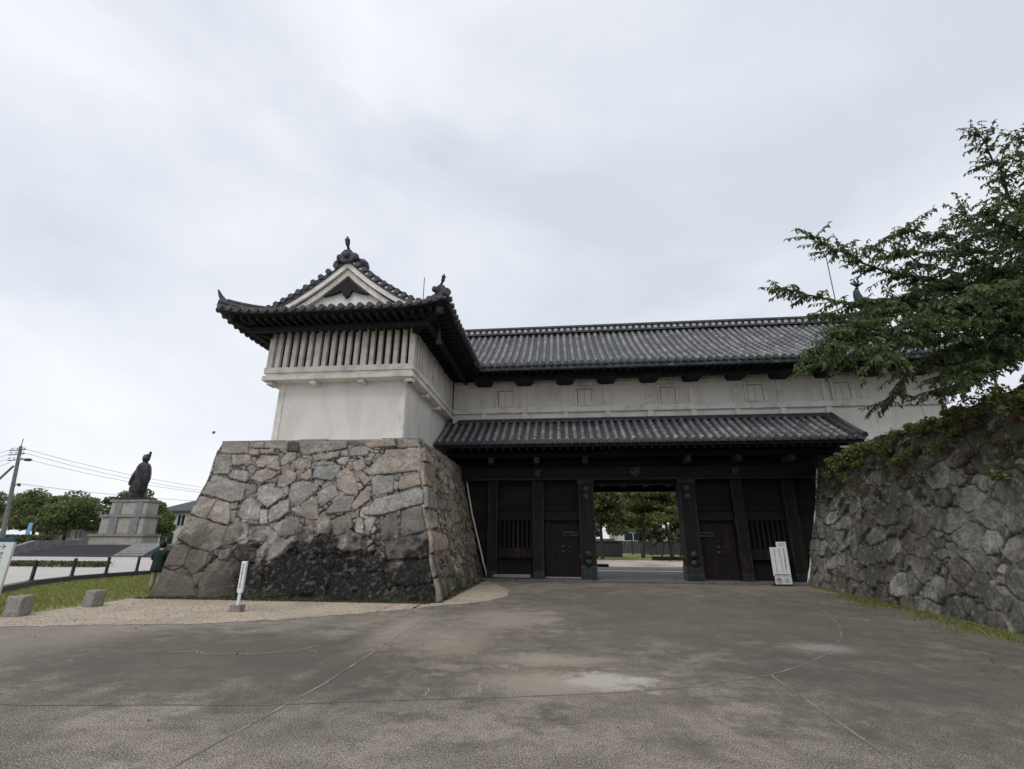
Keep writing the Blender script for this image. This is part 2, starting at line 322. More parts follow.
# ------------------------------------------------------------------ the ground
def sheet(name, poly, z, mat, kind='structure', parent=None):
    m = MB(); m.add([(x, y, z) for x, y in poly], [tuple(range(len(poly)))]); o = m.build(name, mat, parent, recalc=False, kind=kind)
    if o.data.polygons[0].normal.z < 0: o.data.flip_normals()
    return o
sheet('ground', [(-900, -60), (900, -60), (900, 1500), (-900, 1500)], -.02, 'sand')
gravel_edge = [(-14.5, 7.9), (-12.5, 8.4), (-10.59, 8.86), (-8.97, 9.3), (-7.17, 9.66), (-6.4, 10.1), (-5.63, 10.64), (-4.8, 11.3), (-3.93, 12.1), (-3.22, 12.95), (-2.6, 13.5), (-2.05, 14.2), (-1.75, 15.4), (-1.9, 17.2), (-2.4, 18.8), (-3.0, 20.3), (-3.3, 21.0)]
def fringe(path, st=.10, jit=.035):
    o = []
    for a, b in zip(path[:-1], path[1:]):
        n = max(1, int(math.dist(a, b) / st))
        for i in range(n): t = i / n; o.append((a[0] + (b[0] - a[0]) * t + random.gauss(0, jit), a[1] + (b[1] - a[1]) * t + random.gauss(0, jit)))
    return o + [path[-1]]
sheet('pavement', [(-60, -30), (40, -30), (40, 21.35), (-60, 21.35)], 0, 'pavement')
gp = fringe(gravel_edge); gt = [(x, 24.0) if x < -11.5 else ((x, 14.0) if x < -3.7 else (-3.7, max(14.0, y))) for x, y in gp]
mb = MB(); mb.strip([(x, y, .006) for x, y in gp], [(x, y, .006) for x, y in gt]); o = mb.build('gravel_path', 'gravel', kind='structure', recalc=False)
if o.data.polygons[5].normal.z < 0: o.data.flip_normals()
sheet('turf_ground', [(-12.2, 8.0), (-11.85, 9.7), (-11.9, 12), (-12.05, 13.6), (-12.3, 16), (-13, 24), (-18.4, 24), (-18.95, 20.8), (-19.05, 19.4), (-18.95, 17.9), (-18.2, 15.8), (-16.4, 13), (-13.4, 8)], .012, 'turf')
sheet('plaza', [(-16.4, 13.0), (-18.23, 15.8), (-18.95, 17.9), (-19.05, 19.4), (-18.9, 20.8), (-18.4, 24), (-17.0, 34), (-17, 38), (-30, 75), (-110, 75), (-110, 5), (-13.6, 5), (-13.6, 8.5)], .02, 'pave')
sheet('inner_road', [(-30, 23), (60, 23), (60, 33.2), (-30, 33.2)], .004, 'road')
sheet('inner_lawn', [(-40, 44.5), (80, 46.5), (80, 62), (-40, 62)], .01, 'turf')
# gravel grains and small stones on the strip
gx = []
for i in range(6500):
    x = random.uniform(-12, -1.6); y = random.uniform(8.9, 21)
    k = next((j for j in range(len(gravel_edge) - 1) if gravel_edge[j][0] <= x <= gravel_edge[j + 1][0]), None)
    if k is None: continue
    a, b = gravel_edge[k], gravel_edge[k + 1]; ye = a[1] + (b[1] - a[1]) * (x - a[0]) / (b[0] - a[0] + 1e-6)
    if y > ye - abs(random.gauss(0, .16)) and (y < 13.4 or x > -3.3): gx.append((x, y))
    elif random.random() < .10 and y > ye - 1.0: gx.append((x, y))
mb = MB()
for x, y in gx:
    r = random.uniform(.008, .022); mb.ball((x, y, .01), r, 1, random.uniform(.7, 1.2), .6, 5, 3)
o = mb.build('loose_gravel', 'gravel', recalc=False); tag(o, 'loose pale gravel grains scattered along the foot of the stone base', 'gravel'); o['kind'] = 'stuff'
def wall_foot_(y): return 7.15 + (y - 2) * (9.35 - 7.15) / 18.95
# pavement joints
mb = MB()
def joint(path, wd, z=.004):
    A = []; B = []
    for i, p in enumerate(path):
        q = Vector(path[max(i - 1, 0)]); r = Vector(path[min(i + 1, len(path) - 1)]); d = (r - q).normalized(); nrm = Vector((-d.y, d.x)) * wd / 2 * random.uniform(.75, 1.25)
        A.append((p[0] + nrm.x, p[1] + nrm.y, z)); B.append((p[0] - nrm.x, p[1] - nrm.y, z))
    mb.strip(A, B)
def sub(path, st=.3, jit=.006):
    o = []
    for a, b in zip(path[:-1], path[1:]):
        n = max(1, int(math.dist(a, b) / st))
        for i in range(n): t = i / n; o.append((a[0] + (b[0] - a[0]) * t + random.uniform(-jit, jit), a[1] + (b[1] - a[1]) * t + random.uniform(-jit, jit)))
    return o + [path[-1]]
joint(sub([(-2.9, 1), (-2.9, 3.9), (-2.82, 6.07), (-2.9, 8.5), (-3.0, 11.2)]), .028)
joint(sub([(-3.0, 11.2), (-2.75, 14.0)]), .035)
joint(sub([(2.45, 1), (2.47, 4.51), (2.54, 7.12)]), .03)
arc = [(-.93, 5.78), (.35, 6.08), (1.39, 6.45), (2.54, 7.12), (3.3, 7.8), (3.95, 8.55), (4.83, 9.9), (5.5, 11.3), (6.1, 13), (6.6, 14.8), (6.9, 16.5), (7.0, 18.5)]
joint(sub(arc, .15), .022)
mb.build('pavement_joint', 'pale_joint', kind='structure', recalc=False)
mb = MB(); joint(sub([(2.54, 7.12), (2.75, 12), (2.88, 18)]), .02); joint(sub([(-8, 4.9), (-5.4, 5.0), (-3.0, 5.3), (-.93, 5.78)]), .016)
mb.build('pavement_seam', 'slab', kind='structure', recalc=False)
mb = MB()
def crack(pts, wd):
    q = sub([(p[0] + random.uniform(-.03, .03), p[1] + random.uniform(-.03, .03)) for p in sub(pts, .18, .03)], .05, .02); joint(q, wd, .005)
crack([(-5.9, 7.35), (-5.5, 7.42), (-5.2, 7.3), (-4.8, 7.38), (-4.5, 7.32), (-4.3, 7.5), (-4.05, 7.7), (-4.0, 7.8), (-3.9, 8.05)], .024); crack([(-4.05, 7.7), (-3.9, 7.74), (-3.7, 7.65)], .016)
crack([(-6.6, 7.2), (-6.0, 7.35), (-5.95, 7.35)], .012)
crack([(-.92, 5.9), (-.98, 6.05), (-1.02, 6.1), (-1.04, 6.35)], .022); crack([(-1.5, 5.8), (-1.52, 6.0), (-1.56, 6.05)], .016)
mb.build('pavement_crack', 'crack_fill', kind='structure', recalc=False)
LPt = []; LDt = []
for i in range(300):
    y = random.uniform(5, 20); x = wall_foot_(y) - .2 - abs(random.gauss(0, 1.3)); LPt.append((x, y, .012)); LDt.append((random.gauss(0, 1), random.gauss(0, 1), .05))
for i in range(50): LPt.append((random.uniform(-9, 6), random.uniform(4, 19), .012)); LDt.append((random.gauss(0, 1), random.gauss(0, 1), .05))
o = leaves('fallen_leaves', LPt, LDt, .042, 'leaf_dry', wid=.55, fold=.1, kind='stuff'); tag(o, 'dry fallen leaves scattered on the pavement', 'leaves')
# grass tufts: lawn left, strip at foot of right wall
def blades(name, pts, h, mat, label):
    n = len(pts); P = np.array([(x, y, z) for x, y, z in pts]); D = np.c_[rng.normal(0, .45, (n, 2)), np.ones(n)]
    P = P + D / np.linalg.norm(D, axis=1)[:, None] * h * .4
    o = leaves(name, P, D, h, mat, wid=.18, fold=.1, kind='stuff'); tag(o, label, 'grass'); return o
turfpoly = [(-12.2, 8.0), (-11.85, 9.7), (-11.9, 12), (-12.05, 13.6), (-12.3, 16), (-13, 24), (-18.3, 24), (-18.8, 20.8), (-18.95, 19.4), (-18.8, 17.9), (-18.1, 15.8), (-16.3, 13), (-13.4, 8.2)]
def inside(x, y, poly):
    c = False; j = len(poly) - 1
    for i in range(len(poly)):
        if (poly[i][1] > y) != (poly[j][1] > y) and x < (poly[j][0] - poly[i][0]) * (y - poly[i][1]) / (poly[j][1] - poly[i][1]) + poly[i][0]: c = not c
        j = i
    return c
pts = []
while len(pts) < 26000:
    x, y = random.uniform(-19.2, -11.7), random.uniform(7, 24.5)
    if inside(x + random.uniform(-.1, .1), y, turfpoly): pts.append((x, y, .01))
blades('lawn_grass', pts, .09, 'grassblade', 'short yellow green lawn between the gravel strip and the plaza kerb')
def wall_foot(y):      # x of the right wall's foot
    return 7.15 + (y - 2) * (9.35 - 7.15) / 18.95
pts = []
for i in range(15000):
    y = random.uniform(3, 20.3) ; wdt = .45 + .3 * math.sin(y * 1.3) + .25 * math.sin(y * 3.1)
    wdt = max(.12, wdt * .6 + .25) * (1 if y < 17 else .45)
    x = wall_foot(y) + .05 - abs(random.gauss(0, 1)) * wdt * .55
    pts.append((x, y, 0))
blades('verge_grass', pts, .075, 'grassblade', 'thin strip of yellowish grass along the foot of the right stone wall')
pts = [(random.uniform(-11.9, -3.5), 13.28 - abs(random.gauss(0, .05)), 0) for i in range(1800)] + [(-3.32 + abs(random.gauss(0, .05)), random.uniform(14, 21), 0) for i in range(500)]
blades('foot_weeds', pts, .09, 'grassdark', 'dark weeds growing at the foot of the stone base')

# ------------------------------------------------------------------ masonry height fields
def seg_sd(px, py, poly):
    """signed distance to polygon (negative inside), vectorised"""
    d = np.full(px.shape, 1e9); s = np.zeros(px.shape, bool); n = len(poly)
    for i in range(n):
        ax, ay = poly[i]; bx, by = poly[i - 1]
        ex, ey = bx - ax, by - ay; wx, wy = px - ax, py - ay
        t = np.clip((wx * ex + wy * ey) / (ex * ex + ey * ey + 1e-12), 0, 1)
        d = np.minimum(d, (wx - ex * t) ** 2 + (wy - ey * t) ** 2)
        c = ((ay > py) != (by > py)) & (px < (bx - ax) * (py - ay) / (by - ay + 1e-12) + ax); s ^= c
    d = np.sqrt(d); return np.where(s, -d, d)
PAL = np.array([(.30, .28, .26), (.33, .27, .22), (.26, .255, .25), (.36, .31, .26), (.29, .24, .20), (.24, .235, .225), (.34, .30, .27), (.30, .28, .255)])
def masonry(surf, W, H, res, seed, polys=(), scale=.55, small=.16, relief=.09, stain=None, pal=PAL, edge=(1, 1), bright=1.0):
    r = np.random.default_rng(seed); nu, nv = int(W / res) + 1, int(H / res) + 1
    U, V = np.meshgrid(np.linspace(0, W, nu), np.linspace(0, H, nv), indexing='ij')
    wu = U + (fbm(U * 3, V * 3, 1.1, seed) - .5) * .16 + (fbm(U * 12, V * 12, 5.1, seed, 2) - .5) * .038
    wv = V + (fbm(U * 3, V * 3, 9.4, seed) - .5) * .16 + (fbm(U * 12, V * 12, 7.7, seed, 2) - .5) * .038
    # scattered stones of mixed size (dart throwing)
    S = []
    def free(x, y, q):
        return all((x - a) ** 2 + ((y - b) * 1.15) ** 2 > ((q + c) * .68) ** 2 for a, b, c in S)
    for tries, (lo, hi) in ((500, (scale * .8, scale * 1.1)), (900, (scale * .5, scale * .75)), (1500, (scale * .3, scale * .45)), (2500, (small * .6, small))):
        for _ in range(tries):
            x, y, q = r.uniform(0, W), r.uniform(0, H), r.uniform(lo, hi) * .5
            if free(x, y, q): S.append((x, y, q))
    S = np.array(S); n = len(S)
    el = r.uniform(1.12, 1.30)
    best = np.full(U.shape, 1e9); sec = np.full(U.shape, 1e9); bi = np.zeros(U.shape, int); si = np.zeros(U.shape, int)
    for i in range(n):
        x, y, q = S[i]; d = ((wu - x) / el) ** 2 + ((wv - y) * el) ** 2 - q * q * 1.1
        m = d < best; m2 = (~m) & (d < sec)
        sec = np.where(m, best, np.where(m2, d, sec)); si = np.where(m, bi, np.where(m2, i, si)); bi = np.where(m, i, bi); best = np.where(m, d, best)
    cx, cy = S[:, 0], S[:, 1]
    gap = (sec - best) / (2 * np.hypot((cx[bi] - cx[si]) / el, (cy[bi] - cy[si]) * el) + 1e-3)
    sid = bi.copy(); off = r.uniform(-.5, .5, n); hstone = relief * (.35 + .6 * r.random(n))
    tone = pal[r.integers(0, len(pal), n)] * r.uniform(.74, 1.18, n)[:, None]
    tu = r.uniform(-1, 1, (n, 2)) * .22
    jw = .010 + .022 * fbm(U * 2.5, V * 2.5, 2.2, seed + 9, 3)
    e = np.clip((gap - jw * .3) / .032, 0, 1); prof = np.sqrt(1 - (1 - e) ** 2)
    Hh = -relief * .6 + prof * (hstone[bi] + relief * .2) + ((wu - cx[bi]) * tu[bi, 0] + (wv - cy[bi]) * tu[bi, 1]) * prof
    C = tone[bi]; jt = np.clip((gap - jw * .4) / jw, 0, 1)
    for k, (poly, tn) in enumerate(polys):
        xs = [p[0] for p in poly]; ys = [p[1] for p in poly]
        sd_ = seg_sd(wu * .5 + U * .5, wv * .5 + V * .5, poly)
        g = -sd_ + .018; m = sd_ < .018 - jw * .2
        e = np.clip(g / .05, 0, 1); pr = np.sqrt(np.clip(1 - (1 - e) ** 2, 0, 1)); mc = (sum(xs) / len(xs), sum(ys) / len(ys))
        tl = r.uniform(-.10, .10, 2); hh = relief * r.uniform(.35, .95)
        hn = -relief * .6 + pr * (hh + relief * .6) + ((wu - mc[0]) * tl[0] + (wv - mc[1]) * tl[1]) * pr
        Hh = np.where(m, hn, Hh); jt = np.where(m, np.clip((g - jw * .5) / jw, 0, 1), jt)
        c = (PAL[r.integers(0, len(PAL))] if tn is None else np.array(tn)) * r.uniform(.92, 1.1); C = np.where(m[..., None], c, C)
    Hh = Hh + (fbm(U * 4, V * 4, 3.3, seed + 5, 5) - .5) * relief * .75 + (fbm(U * 16, V * 16, 3.3, seed + 6, 4) - .5) * .035
    ed = np.minimum(np.clip(U / .05, 0, 1) if edge[0] else 1, np.clip((W - U) / .05, 0, 1) if edge[1] else 1); Hh = Hh * ed
    P = surf(U / W, V / H); du = np.gradient(P, axis=0); dv = np.gradient(P, axis=1); N = np.cross(du, dv); N /= np.linalg.norm(N, axis=2)[..., None]
    P = P + N * Hh[..., None]
    C = C * (.55 + .9 * fbm(U * 5, V * 5, .7, seed + 2, 5)[..., None]) * bright
    C = C * (1 + (fbm(U * 24, V * 24, .7, seed + 3, 4)[..., None] - .5) * 1.1)
    pz = fbm(U * 2.2, V * 2.2, 4.7, seed + 13, 5)[..., None]; kz = np.clip((pz - .5) / .12, 0, 1) * .35; C = C * (1 - kz) + np.array([.17, .155, .135]) * kz
    C = C * (.20 + .80 * jt[..., None])           # darker along the joints
    if stain is not None: C = stain(U, V, P, C, sid)
    idx = np.arange(nu * nv).reshape(nu, nv)
    Fq = np.stack([idx[:-1, :-1], idx[1:, :-1], idx[1:, 1:], idx[:-1, 1:]], -1).reshape(-1, 4)
    return P.reshape(-1, 3), Fq, np.clip(C.reshape(-1, 3), 0, 1)
def join(parts):
    V = []; Fq = []; C = []; k = 0
    for v, f, c in parts: V.append(v); Fq.append(f + k); C.append(c); k += len(v)
    return np.concatenate(V), np.concatenate(Fq), np.concatenate(C)
# --- turret base: front, right and left faces share curved corner lines
BH = 4.72
def cornerR(t):  # right front corner
    c = t + .28 * t * (1 - t); return np.stack([-3.40 - 1.20 * c + .03 * np.sin(t * 23), 13.42 + 1.50 * c + .02 * np.sin(t * 17), BH * t], -1)
def cornerL(t):
    c = t + .25 * t * (1 - t); return np.stack([-11.72 + .22 * c + .04 * np.sin(t * 19), 13.42 + 1.50 * c + .02 * np.sin(t * 13), BH * t - .03 * t], -1)
def backR(t):
    c = t + .28 * t * (1 - t); return np.stack([-3.42 - 1.10 * c, 22.3 + 0 * c, BH * t], -1)
def backL(t):
    c = t; return np.stack([-11.72 + .22 * c, 30 + 0 * c, BH * t], -1)
def lerp_surf(A, B, bulge=0):
    def f(u, v): return A(v) * (1 - u)[..., None] + B(v) * u[..., None]
    return f
import json
sys_h = 1.6
_fw = np.array(fw); _rt = np.array(rt); _up = np.array(up)
# outlines of the big stones, measured on the face itself (metres along it, metres up it)
FRONT = [
 ([(0.01,5.0),(1.093,4.983),(1.242,4.566),(0.1,4.609)],(.33,.29,.25)),
 ([(1.123,4.981),(1.73,5.0),(1.78,4.773),(1.2,4.767)],(.295,.282,.262)),
 ([(1.744,5.0),(2.591,5.0),(2.683,4.727),(1.81,4.772)],(.33,.29,.25)),
 ([(2.62,5.0),(3.066,4.984),(3.144,4.603),(2.725,4.62)],(0.03,0.028,0.03)),
 ([(1.217,4.724),(1.644,4.716),(1.723,4.482),(1.302,4.489)],(.33,.29,.25)),
 ([(1.7,4.735),(2.181,4.737),(2.239,4.548),(1.764,4.54)],(.33,.29,.25)),
 ([(0.12,4.568),(0.653,4.53),(0.757,3.841),(0.124,3.822)],(.295,.282,.262)),
 ([(0.682,4.528),(1.352,4.516),(1.494,4.199),(0.805,4.153)],(.33,.29,.25)),
 ([(1.604,4.225),(1.801,4.512),(2.4,4.499),(2.538,4.125),(1.782,4.043)],(.33,.29,.25)),
 ([(2.54,4.326),(2.73,4.599),(3.128,4.546),(3.088,4.347),(2.638,4.068)],(.33,.29,.25)),
 ([(1.349,4.03),(1.475,4.171),(1.728,4.025),(1.632,3.804)],(.325,.275,.235)),
 ([(0.766,3.815),(0.984,3.997),(1.42,3.916),(1.557,3.693),(1.476,3.529),(0.851,3.674)],(.295,.282,.262)),
 ([(1.635,3.637),(1.768,3.912),(2.02,4.021),(2.515,3.903),(2.448,3.737),(2.019,3.496)],(.33,.29,.25)),
 ([(2.001,4.08),(2.27,4.149),(2.581,4.071),(2.621,3.928),(2.079,4.02)],(.33,.29,.25)),
 ([(0.143,3.783),(1.526,3.474),(1.622,2.914),(1.269,2.853),(0.106,3.135)],(.295,.282,.262)),
 ([(1.631,3.337),(1.691,3.474),(1.962,3.415),(1.961,3.176),(1.632,3.031)],(0.17,0.16,0.145)),
 ([(1.998,3.307),(2.152,3.432),(2.796,3.3),(3.006,3.115),(2.98,3.01),(2.554,2.653),(2.151,2.936)],(0.37,0.335,0.31)),
 ([(2.571,3.709),(2.892,3.983),(3.245,3.81),(3.226,3.539),(2.9,3.315),(2.636,3.382)],(.33,.29,.25)),
 ([(0.115,3.092),(0.689,2.946),(0.644,2.279),(0.058,2.457)],(.33,.29,.25)),
 ([(0.753,2.919),(1.22,2.838),(1.443,2.351),(1.411,2.105),(0.681,2.279)],(.33,.29,.25)),
 ([(1.594,2.427),(1.654,2.965),(1.9,3.043),(2.304,2.704),(2.385,2.451),(2.314,2.276),(1.796,2.3)],(.295,.282,.262)),
 ([(2.686,2.3),(2.623,2.602),(3.059,2.916),(3.259,2.855),(3.338,2.523),(2.752,2.164)],(.295,.282,.262)),
 ([(0.058,2.405),(1.406,2.056),(1.545,1.529),(1.307,1.296),(0.619,1.431),(-0.03,1.712)],(0.26,0.235,0.205)),
 ([(1.452,2.006),(1.669,2.228),(2.118,2.105),(2.203,1.719),(1.563,1.426)],(.33,.29,.25)),
 ([(2.187,1.91),(2.253,2.078),(2.975,2.081),(3.109,1.77),(3.105,1.607),(2.283,1.626)],(.295,.282,.262)),
 ([(2.821,2.105),(3.299,2.372),(3.672,2.349),(3.674,1.818),(3.158,1.769)],(.295,.282,.262)),
 ([(2.345,2.499),(2.409,2.626),(2.604,2.577),(2.681,2.153),(2.412,2.129)],(0.37,0.335,0.31)),
 ([(1.279,2.759),(1.5,2.838),(1.579,2.629),(1.362,2.617)],(.325,.275,.235)),
 ([(2.013,2.262),(2.349,2.252),(2.343,2.114),(2.111,2.129)],(.295,.282,.262)),
 ([(1.361,2.553),(1.533,2.581),(1.574,2.277),(1.475,2.204)],(0.37,0.335,0.31)),
 ([(2.737,1.322),(2.772,1.601),(3.212,1.742),(3.576,1.626),(3.761,1.421),(3.365,1.148),(2.901,1.009)],(0.26,0.235,0.205)),
 ([(1.915,1.317),(2.038,1.503),(2.508,1.527),(2.66,1.277),(2.675,1.009),(2.264,1.005)],(0.035,0.03,0.032)),
 ([(0.047,1.493),(0.391,1.494),(0.629,1.309),(0.642,0.901),(-0.03,0.848)],(0.26,0.235,0.205)),
 ([(0.677,1.357),(1.273,1.266),(1.263,0.863),(0.976,0.597),(0.676,0.879)],(0.26,0.235,0.205)),
 ([(-0.03,0.802),(0.996,0.553),(1.361,0.055),(-0.03,-0.011),(-0.03,0.281)],(0.26,0.235,0.205)),
 ([(1.49,1.314),(1.825,1.431),(1.932,1.272),(1.878,1.047),(1.585,1.088)],(0.26,0.235,0.205)),
 ([(1.214,0.471),(1.336,0.906),(1.649,1.044),(2.042,0.98),(2.383,0.053),(1.421,0.014)],(0.26,0.235,0.205)),
 ([(2.508,0.961),(2.802,0.966),(3.13,0.085),(2.475,0.034),(2.265,0.871)],(0.17,0.16,0.145)),
 ([(2.941,0.879),(3.376,1.102),(3.888,1.262),(4.257,1.243),(4.738,1.028),(4.888,0.196),(3.177,0.066)],(0.035,0.03,0.032)),
 ([(3.091,4.984),(4.958,4.918),(4.93,4.658),(4.125,4.587),(3.26,4.515),(3.166,4.661)],(.295,.282,.262)),
 ([(4.955,4.945),(5.545,4.964),(5.586,4.789),(4.967,4.83)],(0.17,0.16,0.145)),
 ([(5.568,5.0),(6.774,5.0),(6.772,4.708),(5.795,4.698),(5.617,4.789)],(.325,.275,.235)),
 ([(6.818,4.996),(7.63,4.947),(7.63,4.662),(7.51,4.696),(6.83,4.708)],(.33,.29,.25)),
 ([(3.676,4.479),(4.676,4.588),(4.708,4.346),(3.746,4.279)],(.33,.29,.25)),
 ([(4.993,4.626),(5.266,4.784),(5.772,4.615),(5.699,4.415),(5.045,4.399)],(.295,.282,.262)),
 ([(4.705,4.605),(4.963,4.628),(5.013,4.429),(4.741,4.415)],(0.37,0.335,0.31)),
 ([(3.831,4.136),(4.007,4.259),(4.495,4.237),(4.512,4.127),(3.905,4.051)],(.295,.282,.262)),
 ([(4.636,4.265),(4.789,4.391),(5.066,4.369),(5.04,4.203),(4.939,4.092),(4.679,4.15)],(0.37,0.335,0.31)),
 ([(5.18,4.199),(5.592,4.333),(5.673,3.974),(5.409,3.838),(5.232,3.951)],(.33,.29,.25)),
 ([(5.782,3.971),(6.431,4.602),(7.566,4.667),(7.63,4.523),(7.628,3.892),(7.034,3.819),(5.852,3.699),(5.766,3.779)],(.33,.29,.25)),
 ([(3.857,3.859),(3.935,4.024),(4.71,4.124),(4.762,3.956),(4.572,3.525),(3.87,3.64)],(.285,.28,.272)),
 ([(3.375,3.754),(3.743,4.0),(3.826,3.722),(3.69,3.589),(3.427,3.645)],(.33,.29,.25)),
 ([(2.897,4.095),(3.175,4.374),(3.681,4.307),(3.733,4.055),(3.278,3.933)],(.33,.29,.25)),
 ([(4.706,3.524),(4.896,3.982),(5.061,4.009),(5.303,3.786),(5.452,3.304),(5.466,3.124),(5.105,3.072),(4.767,3.257)],(.325,.275,.235)),
 ([(5.445,3.704),(5.629,3.809),(5.886,3.563),(5.683,3.354)],(.33,.29,.25)),
 ([(5.936,3.616),(6.065,3.712),(6.684,3.743),(6.6,3.166),(5.935,3.016)],(.285,.28,.272)),
 ([(6.792,3.294),(6.895,3.659),(7.569,3.821),(7.588,3.388),(6.859,3.214)],(.325,.275,.235)),
 ([(3.088,3.139),(3.119,3.433),(3.524,3.59),(4.159,3.397),(4.081,3.239),(3.514,2.674),(3.146,3.009)],(.295,.282,.262)),
 ([(4.1,3.134),(4.579,3.473),(4.815,3.1),(4.357,2.695),(4.212,2.798)],(.295,.282,.262)),
 ([(5.315,2.74),(5.423,2.994),(5.762,3.354),(5.923,3.301),(5.863,2.915),(5.409,2.517)],(.33,.29,.25)),
 ([(4.489,2.496),(4.718,2.845),(4.901,3.049),(5.341,3.045),(5.307,2.541),(4.672,2.445)],(.295,.282,.262)),
 ([(3.514,2.448),(3.745,2.8),(3.96,3.031),(4.201,2.85),(4.294,2.3),(4.052,2.274)],(.33,.29,.25)),
 ([(5.709,2.491),(6.092,2.939),(7.48,3.314),(7.597,3.182),(7.563,2.78),(6.298,2.416),(5.763,2.394)],(.295,.282,.262)),
 ([(4.212,2.202),(4.375,2.421),(4.685,2.346),(4.706,1.821),(4.325,1.82)],(0.26,0.235,0.205)),
 ([(4.727,2.202),(5.025,2.397),(5.317,2.442),(5.372,2.058),(4.991,1.821),(4.735,1.796)],(.33,.29,.25)),
 ([(5.424,2.01),(5.52,2.346),(5.697,2.274),(5.718,1.823),(5.459,1.868)],(0.37,0.335,0.31)),
 ([(5.746,2.25),(5.958,2.385),(6.106,2.322),(5.883,1.778),(5.741,1.823)],(.33,.29,.25)),
 ([(6.18,2.249),(6.715,2.515),(6.804,2.271),(6.757,1.688),(6.232,1.665)],(0.17,0.16,0.145)),
 ([(6.886,2.539),(7.532,2.708),(7.576,1.943),(7.035,1.781),(6.813,1.712)],(0.17,0.16,0.145)),
 ([(4.854,1.776),(5.409,1.892),(5.673,1.776),(5.696,1.369),(5.227,1.3),(4.848,1.454)],(0.26,0.235,0.205)),
 ([(4.279,1.675),(4.752,1.654),(4.779,1.27),(4.349,1.265)],(0.03,0.028,0.03)),
 ([(3.606,1.932),(4.117,2.196),(4.323,1.154),(4.169,1.132),(3.79,1.421)],(0.26,0.235,0.205)),
 ([(5.83,1.387),(6.029,1.523),(6.122,1.39),(5.989,1.256)],(0.37,0.335,0.31)),
 ([(6.324,1.637),(7.593,1.884),(7.602,1.188),(6.472,1.106)],(0.17,0.16,0.145)),
 ([(5.723,1.275),(6.386,1.107),(6.423,0.788),(5.745,0.76)],(0.035,0.03,0.032)),
 ([(6.471,1.052),(7.63,1.13),(7.63,0.548),(6.863,0.406),(6.458,0.542)],(0.17,0.16,0.145)),
 ([(4.892,1.093),(5.419,1.142),(5.492,0.694),(5.014,0.773)],(0.035,0.03,0.032)),
 ([(4.865,0.77),(4.977,0.731),(5.494,0.365),(5.494,0.028),(4.811,0.016)],(0.17,0.16,0.145)),
 ([(4.311,1.089),(4.844,1.115),(4.833,0.856),(4.767,0.194),(4.507,0.108)],(0.035,0.03,0.032)),
 ([(5.535,0.694),(6.295,0.745),(6.405,0.005),(5.576,-0.008)],(0.17,0.16,0.145)),
 ([(6.454,0.339),(6.859,0.338),(7.63,0.497),(7.63,0.01),(6.445,-0.012)],(0.035,0.03,0.032))]
FW = 7.6
def stain_front(U, V, P, C, sid):
    z = P[..., 2]; x = P[..., 0]
    n = fbm(x * 1.3, z * .9, 2.0, 31, 5); n2 = fbm(x * 5, z * 5, 4.0, 33, 4)
    top = 1.56 + (n - .5) * 2.2 + np.where(x < -9.6, .1, 0)
    k = np.clip((top - z) / .55 + (n2 - .42) * 2.6, 0, 1) * np.clip((2.3 - z) / .4, 0, 1)
    k = k * (1 - .25 * np.clip((-9.2 - x) / 1.0, 0, 1))
    bl = np.clip((-9.0 - x) / 1.2, 0, 1)[..., None]; dark = np.array([.085, .068, .058]) * bl + np.array([.010, .0095, .0095]) * (1 - bl)
    n3 = fbm(x * 2.2, z * .9, 8.0, 35, 4); k2 = np.clip((n3 - .50) / .10, 0, 1) * np.clip((3.0 - z) / 1.2, 0, 1) * .55
    C = C * (1 - k2[..., None]) + np.array([.09, .08, .068]) * k2[..., None]
    C = C * (1 - .97 * k[..., None]) + dark * .97 * k[..., None]
    li = fbm(x * 9, z * 9, 3, 37, 3); k3 = np.clip((li - .66) / .06, 0, 1) * .3; C = C * (1 - k3[..., None]) + np.array([.22, .21, .18]) * k3[..., None]
    mo = fbm(x * 3, z * 3, 1, 38, 3); k4 = np.clip((mo - .45) / .1, 0, 1) * np.clip((.3 - z) / .25, 0, 1) * .45; C = C * (1 - k4[..., None]) + np.array([.045, .06, .02]) * k4[..., None]
    return C
def stain_side(U, V, P, C, sid):
    z = P[..., 2]; x = P[..., 1]
    n = fbm(x * 1.1, z * .9, 2.0, 41, 5); k = np.clip((.9 + (n - .5) * 2.4 - z) / .8, 0, 1) * np.clip((21 - x) / 4, .35, 1) * .8
    C = C * (1 - k[..., None]) + np.array([.030, .028, .022]) * k[..., None]
    mo = fbm(x * 2.2, z * 1.2, 1, 42, 4); k4 = np.clip((mo - .50) / .1, 0, 1) * np.clip((1.6 - z) / 1, 0, 1) * .7; C = C * (1 - k4[..., None]) + np.array([.05, .065, .025]) * k4[..., None]
    k5 = np.clip((mo - .58) / .1, 0, 1) * .35; return C * (1 - k5[..., None]) + np.array([.12, .12, .09]) * k5[..., None]
